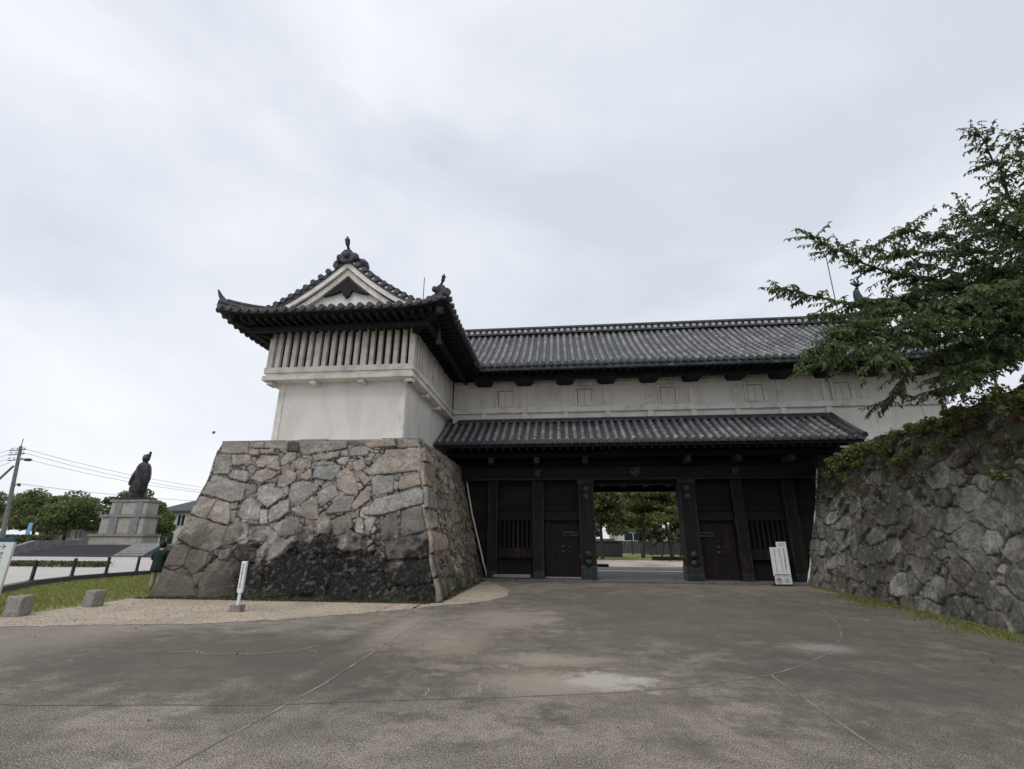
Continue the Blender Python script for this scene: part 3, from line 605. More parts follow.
# right face: long corner stones alternate with the front's
sidepolys = []
vb = [0, .62, 1.28, 1.95, 2.62, 3.3, 4.15, 4.62]
for i in range(len(vb) - 1):
    wq = [1.9, 1.0][i % 2]; a = .015; sidepolys.append(([(0 - .02, vb[i] + a), (wq, vb[i] + .06), (wq + .12, vb[i + 1] - .08), (0 - .02, vb[i + 1] - a)], [(.33, .28, .23), (.30, .27, .24), (.34, .27, .21)][i % 3]))
parts = [masonry(lerp_surf(cornerL, cornerR), FW, 5.0, .022, 3, FRONT, .5, .15, .085, stain_front),
         masonry(lerp_surf(cornerR, backR), 8.9, 4.95, .026, 5, sidepolys, .62, .2, .10, stain_side, pal=PAL * np.array([1.0, .95, .86])),
         masonry(lerp_surf(backL, cornerL), 16, 4.75, .08, 6, (), .8, .3, .08, stain_side)]
SB = thing('rampart', 'battered base of fitted grey and tan stones, black stained low, carrying the white turret', 'stone base', (-7.5, 18, 0))
V_, F_, C_ = join(parts); npmesh('stonework', V_, F_, 'stone', SB, colr=C_)
mb = MB(); mb.add([(-11.46, 14.94, 4.66), (-4.64, 14.94, 4.69), (-4.55, 22.3, 4.69), (-4.55, 30, 4.69), (-11.46, 30, 4.66)], [(0, 1, 2, 3, 4)]); mb.build('earth_top', 'soil', SB)
# flat capping stones along the top edge
rr = random.Random(5); mb = MB(); x = -11.52
while x < -4.62:
    wd_ = rr.uniform(.5, 1.3); x2 = min(x + wd_, -4.58); h_ = rr.uniform(.02, .06); mb.box(x + .008, x2 - .008, 14.90 + rr.uniform(-.02, .02), 15.35, 4.60, 4.72 + h_, .02); x = x2
y = 15.37
while y < 20.6:
    wd_ = rr.uniform(.5, 1.2); mb.box(-5.0, -4.56 + rr.uniform(-.02, .03), y + .008, y + wd_, 4.60, 4.72 + rr.uniform(.0, .05), .02); y += wd_
mb.build('coping', 'granite', SB)

# --- right wall
WH = 4.6
def footR(y): return wall_foot(y)
def surf_right(u, v):
    y = 20.95 - u * 18.4; c = v + .22 * v * (1 - v); x = footR(y) + 1.15 * c + .04 * np.sin(y * 1.7 + v * 3)
    return np.stack([x, y + 0 * v, WH * v + .12 * np.sin(y * .9) * v], -1)
def stain_right(U, V, P, C, sid):
    z = P[..., 2]; y = P[..., 1]
    n = fbm(y * .5, z * .5, 2.0, 51, 5); k = np.clip((n - .50) / .10, 0, 1) * .6
    C = C * (1 - k[..., None]) + np.array([.060, .050, .052]) * k[..., None]
    n = fbm(y * 1.2, z * .7, 6.0, 53, 5); k = np.clip((n - .5) / .12, 0, 1) * .45
    C = C * (1 - k[..., None]) + np.array([.07, .072, .048]) * k[..., None]
    n = fbm(y * 1.6, z * 1.2, 9.0, 54, 4); k = np.clip((z - 2.5 + (n - .5) * 3.4) / 1.3, 0, 1) * .8
    C = C * (1 - k[..., None]) + np.array([.035, .040, .018]) * k[..., None]
    n = fbm(y * 7, z * 7, 5.0, 57, 4); k = np.clip((n - .56) / .07, 0, 1) * .45; C = C * (1 - k[..., None]) + np.array([.075, .085, .05]) * k[..., None]
    n = fbm(y * 9, z * 9, 2.0, 58, 3); k = np.clip((n - .62) / .06, 0, 1) * .4; C = C * (1 - k[..., None]) + np.array([.36, .36, .31]) * k[..., None]; return C
PAL2 = np.array([(.27, .26, .225), (.21, .20, .178), (.30, .285, .245), (.24, .205, .175), (.18, .168, .155), (.34, .325, .28), (.23, .23, .205)])
RP = []
def rp(cx, cy, pts, tn): RP.append(([(cx + a, cy + b) for a, b in pts], tn))
parts = [masonry(surf_right, 18.4, 4.75, .026, 19, RP, .78, .16, .068, stain_right, pal=PAL2)]
def surf_end(u, v):    # return of the wall beside the gate, facing away behind it
    c = v + .22 * v * (1 - v); return np.stack([wall_foot(20.95) + 1.15 * c + u * 12, 20.95 + u * 2 + 0 * v, WH * v], -1)
SW = thing('stone_wall', 'dark weathered dry-stone wall right of the gate with vines over its top', 'stone wall', (9, 12, 0))
V_, F_, C_ = join(parts); npmesh('stonework', V_, F_, 'stone', SW, colr=C_)
mb = MB(); n = 30; A = []; B = []
for i in range(n + 1):
    y = 22.6 - 20.4 * i / n; xx = wall_foot(y) + 1.12; A.append((xx, y, 4.57)); B.append((xx + 2.5 + .3 * math.sin(i), y, 4.85 + .1 * math.sin(i * .7)))
mb.strip(A, B); mb.strip(B, [(40, p[1], 4.95) for p in B])
mb.add([(wall_foot(22.6) + .9, 22.6, 0), (wall_foot(22.6) + 1.12, 22.6, 4.57), (13, 22.6, 4.85), (40, 22.6, 4.95), (40, 22.6, 0)], [(0, 1, 2, 3, 4)]); mb.build('earth_bank', 'soil', SW)

# ------------------------------------------------------------------ tiled roofs
def roof_slope(mbs, O, e, nvec, Ln, prof, lift, lim, sp=.33, rr_=.095, first=None, nd=10):
    """mbs: (surface MB, rows MB). e along eave, nvec inward in plan"""
    O, e, nv = Vector(O), Vector(e), Vector(nvec); sm, rm = mbs
    def pt(s, d, h=0): return O + e * s + nv * d + Vector((0, 0, prof(d) + lift(s, d) + h))
    ns = max(2, int(Ln / (sp / 2))); prev = None
    for i in range(ns + 1):
        s = Ln * i / ns; lm = max(lim(s), .001); c = [pt(s, lm * k / nd) for k in range(nd + 1)]
        if prev: sm.strip(prev, c)
        prev = c
    k = 0; s = sp / 2 if first is None else first
    rg = random.Random(int(Ln * 100))
    while s < Ln:
        lm = lim(s)
        if lm > .12:
            m = max(1, int(lm / .30)); seg = lm / m; jx = rg.uniform(-.006, .006)
            for q in range(m):
                a, b = pt(s + jx, q * seg - (.05 if q == 0 else 0), .02), pt(s + jx, (q + 1) * seg + .01, .02)
                rm.tube([a, b], [rr_ * 1.06 * rg.uniform(.97, 1.03), rr_ * .90], 8, cap=(q == 0))
        s += sp
def row_caps(rm, P, axis, r=.095):
    P = Vector(P); a = Vector(axis).normalized(); rm.tube([P, P + a * .06], [r, r], 10)
# main roof of the gatehouse
GH = thing('gatehouse', 'long white gatehouse over the black timber gate, grey tiled roofs', 'gatehouse', (5, 21.3, 0))
EY, EZ, RY = 19.2, 8.80, 23.7
prof_main = lambda d: .56 * d + .041 * d * d if d > 0 else .56 * d
XL, XR = -7.7, 17.9
sm, rm = MB(), MB()
lift_main = lambda s, d: .16 * max(0, (s - (XR - XL) + 2.0) / 2.0) ** 2
lim_front = lambda s: 4.5 if s < (XR - XL) - 2.15 else max(0, min(4.5, (XR - XL) - s))
roof_slope((sm, rm), (XL, EY, EZ), (1, 0, 0), (0, 1, 0), XR - XL, prof_main, lift_main, lim_front, .327)
roof_slope((sm, rm), (XL, 2 * RY - EY, EZ), (1, 0, 0), (0, -1, 0), XR - XL, prof_main, lift_main, lim_front, .66)
# hip at the right end
roof_slope((sm, rm), (XR, EY, EZ), (0, 1, 0), (-1, 0, 0), 9.0, prof_main, lambda s, d: .16 * (max(0, (2 - s) / 2) ** 2 + max(0, (s - 7) / 2) ** 2), lambda s: max(0, min(s, 9 - s, 2.15)), .33)
RF = sm.build('roof', 'tile', GH, recalc=False)
rm.build('tile_rows', 'tile_row', RF, recalc=False)
# fascia tiles and ridge
mb = MB()
def eave_edge(mb, O, e, nvec, Ln, lift, sp, first=None, r=.095, drop=.10):
    O, e, nv = Vector(O), Vector(e), Vector(nvec); s = sp / 2 if first is None else first
    while s < Ln:
        p = O + e * s + nv * -.07 + Vector((0, 0, lift(s, 0) + .0)); row_caps(mb, p, -nv, r); s += sp
    n = max(2, int(Ln / .3)); A = [O + e * (Ln * i / n) - nv * .04 + Vector((0, 0, lift(Ln * i / n, 0) + .01)) for i in range(n + 1)]; B = [p - Vector((0, 0, drop)) for p in A]
    mb.strip(A, B); A2 = [p + nv * .5 + Vector((0, 0, .0)) for p in B]; mb.strip(B, A2)
eave_edge(mb, (XL + 3.8, EY, EZ), (1, 0, 0), (0, 1, 0), XR - XL - 3.8, lambda s, d: lift_main(s + 3.8, d), .327, first=(.327 / 2 + .327 * 12) - 3.8)
eave_edge(mb, (XR, EY, EZ), (0, 1, 0), (-1, 0, 0), 9.0, lambda s, d: .16 * (max(0, (2 - s) / 2) ** 2 + max(0, (s - 7) / 2) ** 2), .33)
mb.build('eave_tiles', 'tile_dark', RF, recalc=False)
def ridge(parent, a, b, mbk, wd=.34, h=.42, sp=.327, cap=.11, nm='ridge'):
    """stacked ridge: dark courses, a course with white plaster dots, round cap"""
    a, b = Vector(a), Vector(b); d = (b - a); Ln = d.length; d.normalize(); sd_ = d.cross(Vector((0, 0, 1))).normalized(); u = sd_.cross(d)
    m = MB(); c = (a + b) / 2
    m.cm = 0; m.obox(c + u * h * .14, d * Ln / 2, sd_ * (wd / 2 + .05), u * h * .07); m.obox(c + u * h * .42, d * Ln / 2, sd_ * (wd / 2 - .03), u * h * .21)
    m.obox(c + u * h * .72, d * Ln / 2, sd_ * (wd / 2 + .04), u * h * .07); m.tube([a + u * h * .86, b + u * h * .86], cap, 8)
    m.cm = 1
    n = int(Ln / sp)
    for i in range(n):
        p = a + d * (sp * (i + .5))
        for q in (-1, 1): m.obox(p + u * h * .44 + sd_ * q * (wd / 2 - .02), d * sp * .26, sd_ * .02, u * h * .15)
    return m.build(nm, ['tile_dark', 'joint_white'], parent)
zr = EZ + prof_main(4.5)
ridge(RF, (XL - .1, RY, zr - .02), (XR - 2.1, RY, zr - .02), None, .42, .52)
# gable at both ends
def gable_end(parent, x, yc, hw, z0, z1, dirx, nm):
    m = MB(); P_ = []
    for i in range(9):
        t = i / 8; P_.append((x, yc - hw * (1 - t), z0 + (z1 - z0) * (t ** 1.15)))
    for i in range(1, 9):
        t = 1 - i / 8; P_.append((x, yc + hw * (1 - t), z0 + (z1 - z0) * (t ** 1.15)))
    m.prism(P_, (0, 0, 0), (-.12 * dirx, 0, 0)); m.build(nm, 'plaster', parent)
gable_end(GH, XR - 2.25, RY, 2.35, EZ + prof_main(2.15) - .05, zr - .1, 1, 'gable')
gable_end(GH, XL + .15, RY, 4.4, EZ, zr - .1, -1, 'gable')
# verge ridges and hip ridge at right
mb = MB()
def curve_on(O, nvec, prof, d0, d1, n=8, h=.08): return [Vector(O) + Vector(nvec) * (d0 + (d1 - d0) * i / n) + Vector((0, 0, prof(d0 + (d1 - d0) * i / n) + h)) for i in range(n + 1)]
for sg, ye in ((1, EY), (-1, 2 * RY - EY)):
    mb.tube(curve_on((XR - 2.2, ye, EZ), (0, sg, 0), prof_main, 2.0, 4.5), .16, 8); mb.tube(curve_on((XR - 2.55, ye, EZ), (0, sg, 0), prof_main, 2.0, 4.5), .13, 8)
    mb.tube([Vector((XR - 2.15 * t, ye + sg * 2.15 * t, EZ + prof_main(2.15 * t) + .16 * (1 - t) ** 2 + .12)) for t in [i / 8 for i in range(-1, 9)]], .17, 8)
mb.build('hip_ridge', 'tile_dark', RF)
# fish-tailed ridge ornaments
def shachi(parent, x, y, z, face):
    m = MB(); pts = []; rs = []
    for i in range(13):
        t = i / 12; pts.append((x - face * (.30 - .55 * math.sin(t * 2.2) * (1 - t * .2)) , y, z + .05 + 1.55 * t ** .8 if i else z)); rs.append(.26 * (1 - t) ** .6 * (1.1 if t < .3 else 1) + .035)
    m.tube(pts, rs, 9)
    tx, tz = pts[-1][0], pts[-1][2]
    for a in (-50, -15, 20, 55): m.obox((tx + .17 * math.sin(rad(a)), y, tz + .17 * math.cos(rad(a))), (.05 * math.cos(rad(a)), 0, -.05 * math.sin(rad(a))), (0, .025, 0), (.2 * math.sin(rad(a)), 0, .2 * math.cos(rad(a))))
    m.ball((pts[0][0] - face * .05, y, z + .12), .27, 1.2, .9, .8); m.obox((pts[5][0] - face * .2, y, pts[5][2]), (.12, 0, .05), (0, .02, 0), (0, 0, .14))
    return m.build('fish_finial', 'copper', parent, smooth=True)
shachi(GH, XR - 2.25, RY, zr + .5, -1); shachi(GH, XL + .05, RY, zr + .3, 1)
mb = MB(); mb.tube([(-7.62, RY, zr + .3), (-7.65, RY, 16.1)], .022, 6); mb.build('lightning_rod', 'iron', GH)
mb = MB(); mb.tube([(14.36, RY, zr + .3), (14.42, RY, 16.2)], .022, 6); mb.build('lightning_rod', 'iron', GH)
# copper gutter and soffit
mb = MB(); mb.box(-3.45, XR - .2, EY - .06, EY + .07, EZ - .25, EZ - .115, .01)
for k in range(12): xk = -2.6 + k * 1.88; mb.box(xk - .02, xk + .02, EY - .07, EY + .08, EZ - .27, EZ - .10)
mb.build('gutter', 'gutter', GH)
mb = MB()
mb.add([(XL, EY + .10, EZ - .12), (XR - .1, EY + .10, EZ - .12), (XR - .1, 21.25, EZ + .02), (XL, 21.25, EZ + .02)], [(0, 1, 2, 3)])
mb.add([(XL, EY + .10, EZ - .22), (XR - .1, EY + .10, EZ - .22), (XR - .1, EY + .10, EZ - .10), (XL, EY + .10, EZ - .10)], [(0, 1, 2, 3)])
x = -3.6
while x < XR - .4: mb.bar((x, EY + .12, EZ - .17), (x, 21.2, EZ - .06), .10, .10); x += .327
mb.box(XL + 3.9, XR - .6, 20.1, 20.35, EZ - .34, EZ - .12)
mb.add([(16.3, EY + .1, EZ - .1), (XR - .1, EY + .1, EZ - .1), (XR - .1, 28.1, EZ - .1), (16.3, 28.1, EZ - .1)], [(0, 1, 2, 3)])
mb.build('soffit', 'eave_wood', GH, recalc=False)
for k in range(11):
    cx = -3.52 + 1.885 * k
    m = MB(); m.prism([(cx - .40, 0, 8.66), (cx - .40, 0, 8.53), (cx - .30, 0, 8.44), (cx + .30, 0, 8.44), (cx + .40, 0, 8.53), (cx + .40, 0, 8.66)], (0, 19.95, 0), (0, 21.1, 0))
    m.build('eave_bracket', 'eave_wood', GH)
# walls
FY = 21.2; WXR = 16.3
mb = MB(); mb.box(-5.0, WXR, FY, 26.2, 6.0, 8.72); mb.build('wall', 'plaster', GH); mb = MB(); mb.box(11.72, WXR, FY, 26.2, 3.0, 5.997); mb.build('wall', 'plaster', GH); mb = MB(); mb.box(-5.0, 11.715, FY + .3, 26.2, 4.845, 5.997); mb.build('floor_boards', 'wood_h', GH)
mb = MB()
mb.box(-4.98, WXR + .03, FY - .13, FY - .003, 8.52, 8.70, .01)     # cornice
mb.box(-4.98, WXR + .04, FY - .15, FY - .003, 7.15, 7.42, .012)    # middle rail
mb.box(-4.98, WXR + .02, FY - .05, FY - .003, 8.40, 8.519)
for k in range(9):
    cx = -3.52 + 1.885 * k; mb.box(cx - .13, cx + .13, FY - .10, FY - .003, 7.42, 8.40); mb.box(cx - .12, cx + .12, FY - .098, FY - .003, 6.70, 7.15)
mb.box(-4.98, 11.7, FY - .045, FY - .003, 6.74, 6.84)
for k in (9, 10): mb.box(-3.52 + 1.885 * k - .02, -3.52 + 1.885 * k + .0, FY - .02, FY - .003, 5, 7.15)
mb.build('timber_frame', 'plaster_trim', GH)
for cx in (-2.53, 1.13, 4.85, 8.62, 12.25):     # plaster-shuttered windows
    m = MB(); w2, z0, z1 = .34, 7.50, 8.26
    m.box(cx - w2 - .1, cx - w2, FY - .10, FY - .003, z0 - .06, z1 + .08, .008); m.box(cx + w2, cx + w2 + .1, FY - .10, FY - .003, z0 - .06, z1 + .08, .008)
    m.box(cx - w2, cx + w2, FY - .10, FY - .003, z1, z1 + .08, .008); m.box(cx - w2, cx + w2, FY - .10, FY - .003, z0 - .06, z0, .008)
    wo = m.build('window', 'plaster_trim', GH)
    m = MB(); m.box(cx - w2, cx + w2, FY - .012, FY - .003, z0, z1); m.build('shutter_gap_shade', 'plaster_gap_shade', wo)  # dark panel painting the shade that shows around the shutters
    m = MB(); m.box(cx - w2 + .05, cx - .012, FY - .03, FY - .014, z0 + .01, z1 - .05); m.box(cx + .008, cx + w2 - .018, FY - .035, FY - .014, z0 + .01, z1 - .045)
    m.box(cx + .62, cx + .66, FY - .04, FY - .003, z0, 8.38); m.box(cx + .74, cx + .78, FY - .04, FY - .003, z0, 8.38); m.build('shutter', 'plaster', wo)
m = MB(); m.box(14.65, 16.1, FY - .16, FY - .003, 6.28, 6.40, .01); m.box(14.65, 14.75, FY - .12, FY - .003, 5.0, 6.28); m.box(16.0, 16.1, FY - .12, FY - .003, 5.0, 6.28); m.build('window_hood', 'plaster_trim', GH)

# pent roof over the gate
PY, PZ, PXL, PXR = 19.2, 5.42, -5.28, 11.58
prof_p = lambda d: .56 * d + .05 * d * d if d > 0 else .56 * d
sm, rm = MB(), MB()
lift_p = lambda s, d: 0
roof_slope((sm, rm), (PXL, PY, PZ), (1, 0, 0), (0, 1, 0), PXR - PXL, prof_p, lift_p, lambda s: 2.02, .335, nd=6)
PR = sm.build('pent_roof', 'tile', GH, recalc=False); rm.build('tile_rows', 'tile_row', PR, recalc=False)
mb = MB(); eave_edge(mb, (PXL, PY, PZ), (1, 0, 0), (0, 1, 0), PXR - PXL, lift_p, .335)
zt = PZ + prof_p(2.0); mb.tube([(-4.7, 21.06, zt + .04), (PXR - .05, 21.06, zt + .04)], .09, 8); mb.box(-4.7, PXR - .1, 20.98, 21.14, zt - .06, zt + .02)
mb.tube(curve_on((PXR, PY, PZ), (0, 1, 0), prof_p, -.05, 2.0, 8, .10), .12, 8); mb.tube(curve_on((PXR - .28, PY, PZ), (0, 1, 0), prof_p, 0, 2.0, 8, .09), .10, 8)
mb.build('eave_tiles', 'tile_dark', PR)
mb = MB(); mb.add([(PXL, PY + .02, PZ - .08), (PXR, PY + .02, PZ - .08), (PXR, FY, PZ + .3), (PXL, FY, PZ + .3)], [(0, 1, 2, 3)])
mb.add([(PXR - .02, PY, PZ - .08), (PXR - .02, FY, PZ + .3), (PXR - .02, FY, zt), (PXR - .02, PY, PZ)], [(0, 1, 2, 3)])
mb.box(PXL + .7, PXR - .02, PY + .03, PY + .14, PZ - .20, PZ - .09)
x = PXL + 1.2
while x < PXR - .2: mb.bar((x, PY + .12, PZ - .26), (x, FY, PZ + .10), .10, .10); x += .335
mb.build('soffit', 'wood', GH, recalc=False)

# gate timbers
GY = 21.3
mb = MB(); mb.box(-4.6, 10.9, 20.95, 21.75, 4.10, 4.66, .03); mb.build('lintel', 'wood_h', GH)
mb = MB(); mb.box(-4.7, 11.0, 20.90, 20.947, 4.08, 4.135); mb.build('lintel_strip', 'trim', GH)
mb = MB(); mb.box(-4.9, 11.4, 20.3, 20.7, 4.98, 5.22, .02); mb.build('purlin', 'wood_h', GH)
mb = MB(); mb.box(-4.8, 11.2, 21.4, 21.6, 4.66, 5.0); mb.build('upper_boards', 'wood_h', GH)
PX = [(-3.02, .40), (-1.06, .44), (1.00, .62), (5.20, .62), (7.24, .42), (9.28, .46)]
for i, (px, pw) in enumerate(PX):
    big = i in (2, 3); y0, y1 = (20.98, 21.65) if big else (21.08, 21.55)
    m = MB(); m.box(px - pw / 2, px + pw / 2, y0, y1, .10, 4.10, .02); po = m.build('post', 'wood_brown' if i in (3, 4) else 'wood', GH)
    m = MB()
    for q in (-1, 1): m.box(px + q * (pw / 2 - .015) - .03, px + q * (pw / 2 - .015) + .03, y0 - .012, y0 + .05, .1, 4.1)
    if big: m.box(px - pw / 2 - .05, px + pw / 2 + .05, y0 - .05, y0 + .3, 3.92, 4.078)
    m.build('edge_trim', 'trim', po)
    m = MB(); m.box(px - pw / 2 - .02, px + pw / 2 + .02, y0 - .025, y1 + .02, .08, .62 if big else .38, .01); m.build('base_sheath', 'iron', po)
    if big:
        for z in (3.70, 3.38): m = MB(); m.tube([(px, y0 - .002, z), (px, y0 - .05, z), (px, y0 - .10, z)], [.135, .125, .05], 14); m.build('boss', 'boss', po)
        for z in (1.05, .72): m = MB(); m.tube([(px, y0 - .002, z), (px, y0 - .05, z), (px, y0 - .12, z)], [.15, .14, .05], 14); m.build('boss', 'iron', po)
        for q in (-1, 1): m = MB(); m.ball((px + q * (pw / 2 + .02), y0 + .1, .95), .08); m.build('side_boss', 'iron', po)
    m = MB(); m.box(px - .11, px + .11, 20.2, 21.0, 4.72, 4.97, .01); m.build('beam_end', 'copper', GH)
    if i in (1, 4): m = MB(); m.prism([(px - .16, 0, 4.52), (px + .16, 0, 4.52), (px + .1, 0, 4.3), (px, 0, 4.2), (px - .1, 0, 4.3)], (0, 20.90, 0), (0, 20.948, 0)); m.build('crest_plate', 'copper', GH)
m = MB(); m.prism([(3.1 - .22, 0, 4.58), (3.1 + .22, 0, 4.58), (3.1 + .2, 0, 4.35), (3.1, 0, 4.15), (3.1 - .2, 0, 4.35)], (0, 20.88, 0), (0, 20.948, 0)); m.build('crest_plate', 'copper', GH)
def planks(x0, x1, z0, z1, vert=False, yb=21.42):
    m = MB()
    if vert:
        x = x0
        while x < x1 - .02: w_ = min(.24, x1 - x); m.box(x + .004, x + w_ - .004, yb + random.uniform(0, .008), yb + .05, z0, z1); x += w_
    else:
        z = z0
        while z < z1 - .02: w_ = min(.27, z1 - z); m.box(x0, x1, yb + random.uniform(0, .008), yb + .05, z + .004, z + w_ - .004); z += w_
    return m
bays = [(-4.45, -3.22, 'plank'), (-2.82, -1.28, 'lattice'), (-.84, .69, 'door'), (5.51, 7.03, 'door'), (7.45, 9.05, 'lattice'), (9.51, 10.7, 'plank')]
for x0, x1, kd in bays:
    if kd == 'plank':
        planks(x0, x1, .1, 4.1).build('plank_wall', 'wood_h', GH); continue
    planks(x0, x1, 2.78, 4.1).build('plank_wall', 'wood_h', GH)
    m = MB(); m.box(x0, x1, 21.3, 21.52, 2.40, 2.76, .01); m.build('rail', 'wood_brown', GH)
    if kd == 'lattice':
        m = MB(); n = 8
        for k in range(n): xx = x0 + (x1 - x0) * (k + .5) / n; m.box(xx - .045, xx + .045, 21.34, 21.43, 1.27, 2.40)
        m.build('lattice', 'wood_brown', GH)
        m = MB(); m.box(x0, x1, 21.30, 21.50, .88, 1.27, .01); m.build('rail', 'wood_brown', GH)
        planks(x0, x1, .1, .88, True, 21.47).build('plank_wall', 'wood', GH)
        m = MB(); m.box(x0 - .1, x1 + .1, 21.57, 21.62, .1, 4.1); m.build('backing', 'dark', GH)
    else:
        d_ = planks(x0 + .02, x1 - .02, .12, 2.38, True).build('wicket_door', 'wood_brown', GH)
        m = MB(); xh = x1 if x0 < 3 else x0; sg = -1 if x0 < 3 else 1
        for z in (1.92, 1.80): m.box(min(xh, xh + sg * .7), max(xh, xh + sg * .7), 21.38, 21.418, z - .035, z + .035)
        m.build('hinge', 'copper', d_)
        for xs_, r_ in ((.8, .07), (1.1, .04)):
            for z in (1.35, 1.15): m = MB(); m.tube([(x0 + xs_, 21.41, z), (x0 + xs_, 21.36, z)], [r_, r_ * .6], 12); m.build('door_stud', 'boss', d_)
# inside of the passage
mb = MB(); mb.box(-3.9, 10.7, 21.8, 26.2, 4.45, 4.84); x = -3.5
while x < 10.5: mb.box(x - .12, x + .12, 21.8, 26.2, 4.22, 4.449); x += 1.1
mb.build('ceiling', 'wood_h', GH)
mb = MB(); mb.box(-3.9, 10.7, 25.7, 26.15, 4.02, 4.449); mb.build('back_beam', 'wood_h', GH)
mb = MB(); mb.box(1.38, 4.9, 21.45, 21.7, 3.92, 4.098); mb.build('door_head', 'wood_h', GH)
for px in (-1.6, 6.6):
    m = MB(); m.box(px - .2, px + .2, 25.7, 26.1, 0, 4.02, .02); m.build('post', 'wood', GH)
for x0, x1 in ((-1.0, .98), (5.28, 7.2)):
    m = MB(); m.box(x0, x1, 21.72, 21.86, .14, 3.9); m.build('door_leaf', 'wood_brown', GH)
# plaster seams against the stonework
m = MB()
def bR(t): c = t + .28 * t * (1 - t); return (-3.36 - 1.10 * c, 21.33, BH * t * .93 + .05)
pts = [bR(i / 14) for i in range(15)]; m.tube([(p[0] + .14 + random.uniform(-.015, .015), 21.28, p[2]) for p in pts], .036, 6); m.build('plaster_seam', 'plaster', GH)
m = MB(); pts = []
for i in range(15):
    t = i / 14; c = t + .22 * t * (1 - t); pts.append((9.32 + 1.15 * c + random.uniform(-.015, .015), 20.85, 4.4 * t + .05))
m.tube(pts, .04, 6); m.build('plaster_seam', 'plaster', GH)
mb = MB(); mb.box(-4.9, -3.2, 21.5, 21.8, 0, 4.84)   # dark boarding behind seam
mb.build('end_boarding', 'wood_h', GH); mb = MB(); mb.box(9.5, 12.6, 21.5, 21.8, 0, 4.84); mb.build('end_boarding', 'wood_h', GH)
# threshold slabs (steps of the gate)
TH = []
x = -3.9; m = MB(); rr = random.Random(2)
while x < 9.9:
    w_ = min(rr.uniform(1.2, 2.0), 10 - x); m.box(x + .006, x + w_ - .006, 20.6, 22.3, -.1, .085 + rr.uniform(-.004, .004), .012); x += w_
m.build('threshold', 'slab', GH)
m = MB(); m.box(-2.98, -1.4, 21.0, 21.3, .10, .24, .03); m.build('sill_stone', 'granite', GH)
m = MB(); m.box(-.8, .7, 21.12, 21.3, .088, .16, .02); m.build('sill_stone', 'granite', GH)

# ------------------------------------------------------------------ corner turret
TU = thing('corner_turret', 'white plastered turret with slatted upper storey and curved gable roof on stone base', 'turret', (-7.6, 18, 4.7))
TXL, TXR, TY = -10.0, -5.32, 15.35
mb = MB(); mb.box(TXL, TXR, TY, 26.5, 4.60, 8.9); mb.build('wall', 'plaster', TU)
mb = MB()
for x in (TXL - .015, TXR - .20): mb.box(x, x + .215, TY - .03, TY - .002, 4.62, 6.9)
mb.box(TXR + .002, TXR + .03, TY - .03, TY + .2, 4.62, 6.9); mb.box(TXL + .20, TXR - .20, TY - .02, TY - .002, 4.62, 4.82); mb.build('corner_trim', 'plaster_trim', TU)
# overhanging slatted storey
OX0, OX1, OY0, OY1 = -10.38, -5.03, 14.93, 21.05
mb = MB()
def ring(mb, z0, z1, o, bv=.012):
    mb.box(OX0 - o, OX1 + o, OY0 - o, OY0 + .35, z0, z1, bv); mb.box(OX1 - .35, OX1 + o, OY0 + .352, OY1, z0, z1, bv); mb.box(OX0 - o, OX0 + .35, OY0 + .352, OY1, z0, z1, bv)
ring(mb, 6.90, 7.08, .07); ring(mb, 7.10, 7.17, .0); ring(mb, 7.17, 7.38, .05)
mb.build('balcony_rail', 'plaster_trim', TU)
mb = MB(); mb.box(OX0, OX1, OY0, OY1, 7.083, 7.097); mb.box(OX0 + .02, OX1 - .02, OY0 + .02, OY1, 6.905, 6.93); mb.build('shadow_gap', 'plaster_trim', TU)
for cx in (-10.2, -8.6, -6.85, -5.14):
    m = MB(); m.box(cx - .10, cx + .10, OY0 + .02, TY, 6.76, 6.898, .02); m.build('joist_end', 'plaster_trim', TU)
for cy in (15.15, 17.0, 18.8):
    m = MB(); m.box(TXR, OX1 + .04, cy - .10, cy + .10, 6.76, 6.898, .02); m.build('joist_end', 'plaster_trim', TU)
mb = MB(); n = 19; z0, z1 = 7.38, 8.84
for k in range(n):
    x = OX0 + .07 + (OX1 - OX0 - .14) * k / (n - 1); w_ = .075 if k not in (0, n - 1) else .10; w_ = .10 if k % 6 == 0 else w_
    mb.box(x - w_, x + w_, OY0 + .01, OY0 + .15, z0, z1, .008)
mb.build('lattice', 'plaster_trim', TU)
mb = MB(); n = 21
for k in range(1, n):
    y = OY0 + .08 + (OY1 - OY0 - .1) * k / (n - 1); w_ = .11 if k % 5 == 0 else .075; mb.box(OX1 - .15, OX1 - .01, y - w_, y + w_, z0, z1, .008)
mb.build('lattice', 'plaster_trim', TU)
mb = MB(); n = 21
for k in range(1, n):
    y = OY0 + .08 + (OY1 - OY0 - .1) * k / (n - 1); mb.box(OX0 + .01, OX0 + .15, y - .075, y + .075, z0, z1, .008)
mb.build('lattice', 'plaster_trim', TU)
mb = MB(); mb.box(OX0 + .22, OX1 - .22, OY0 + .22, OY1, 7.39, 8.84); mb.build('lattice_recess_shade', 'fence_dark', TU)  # dark box added to paint the shade of the recess behind the bars
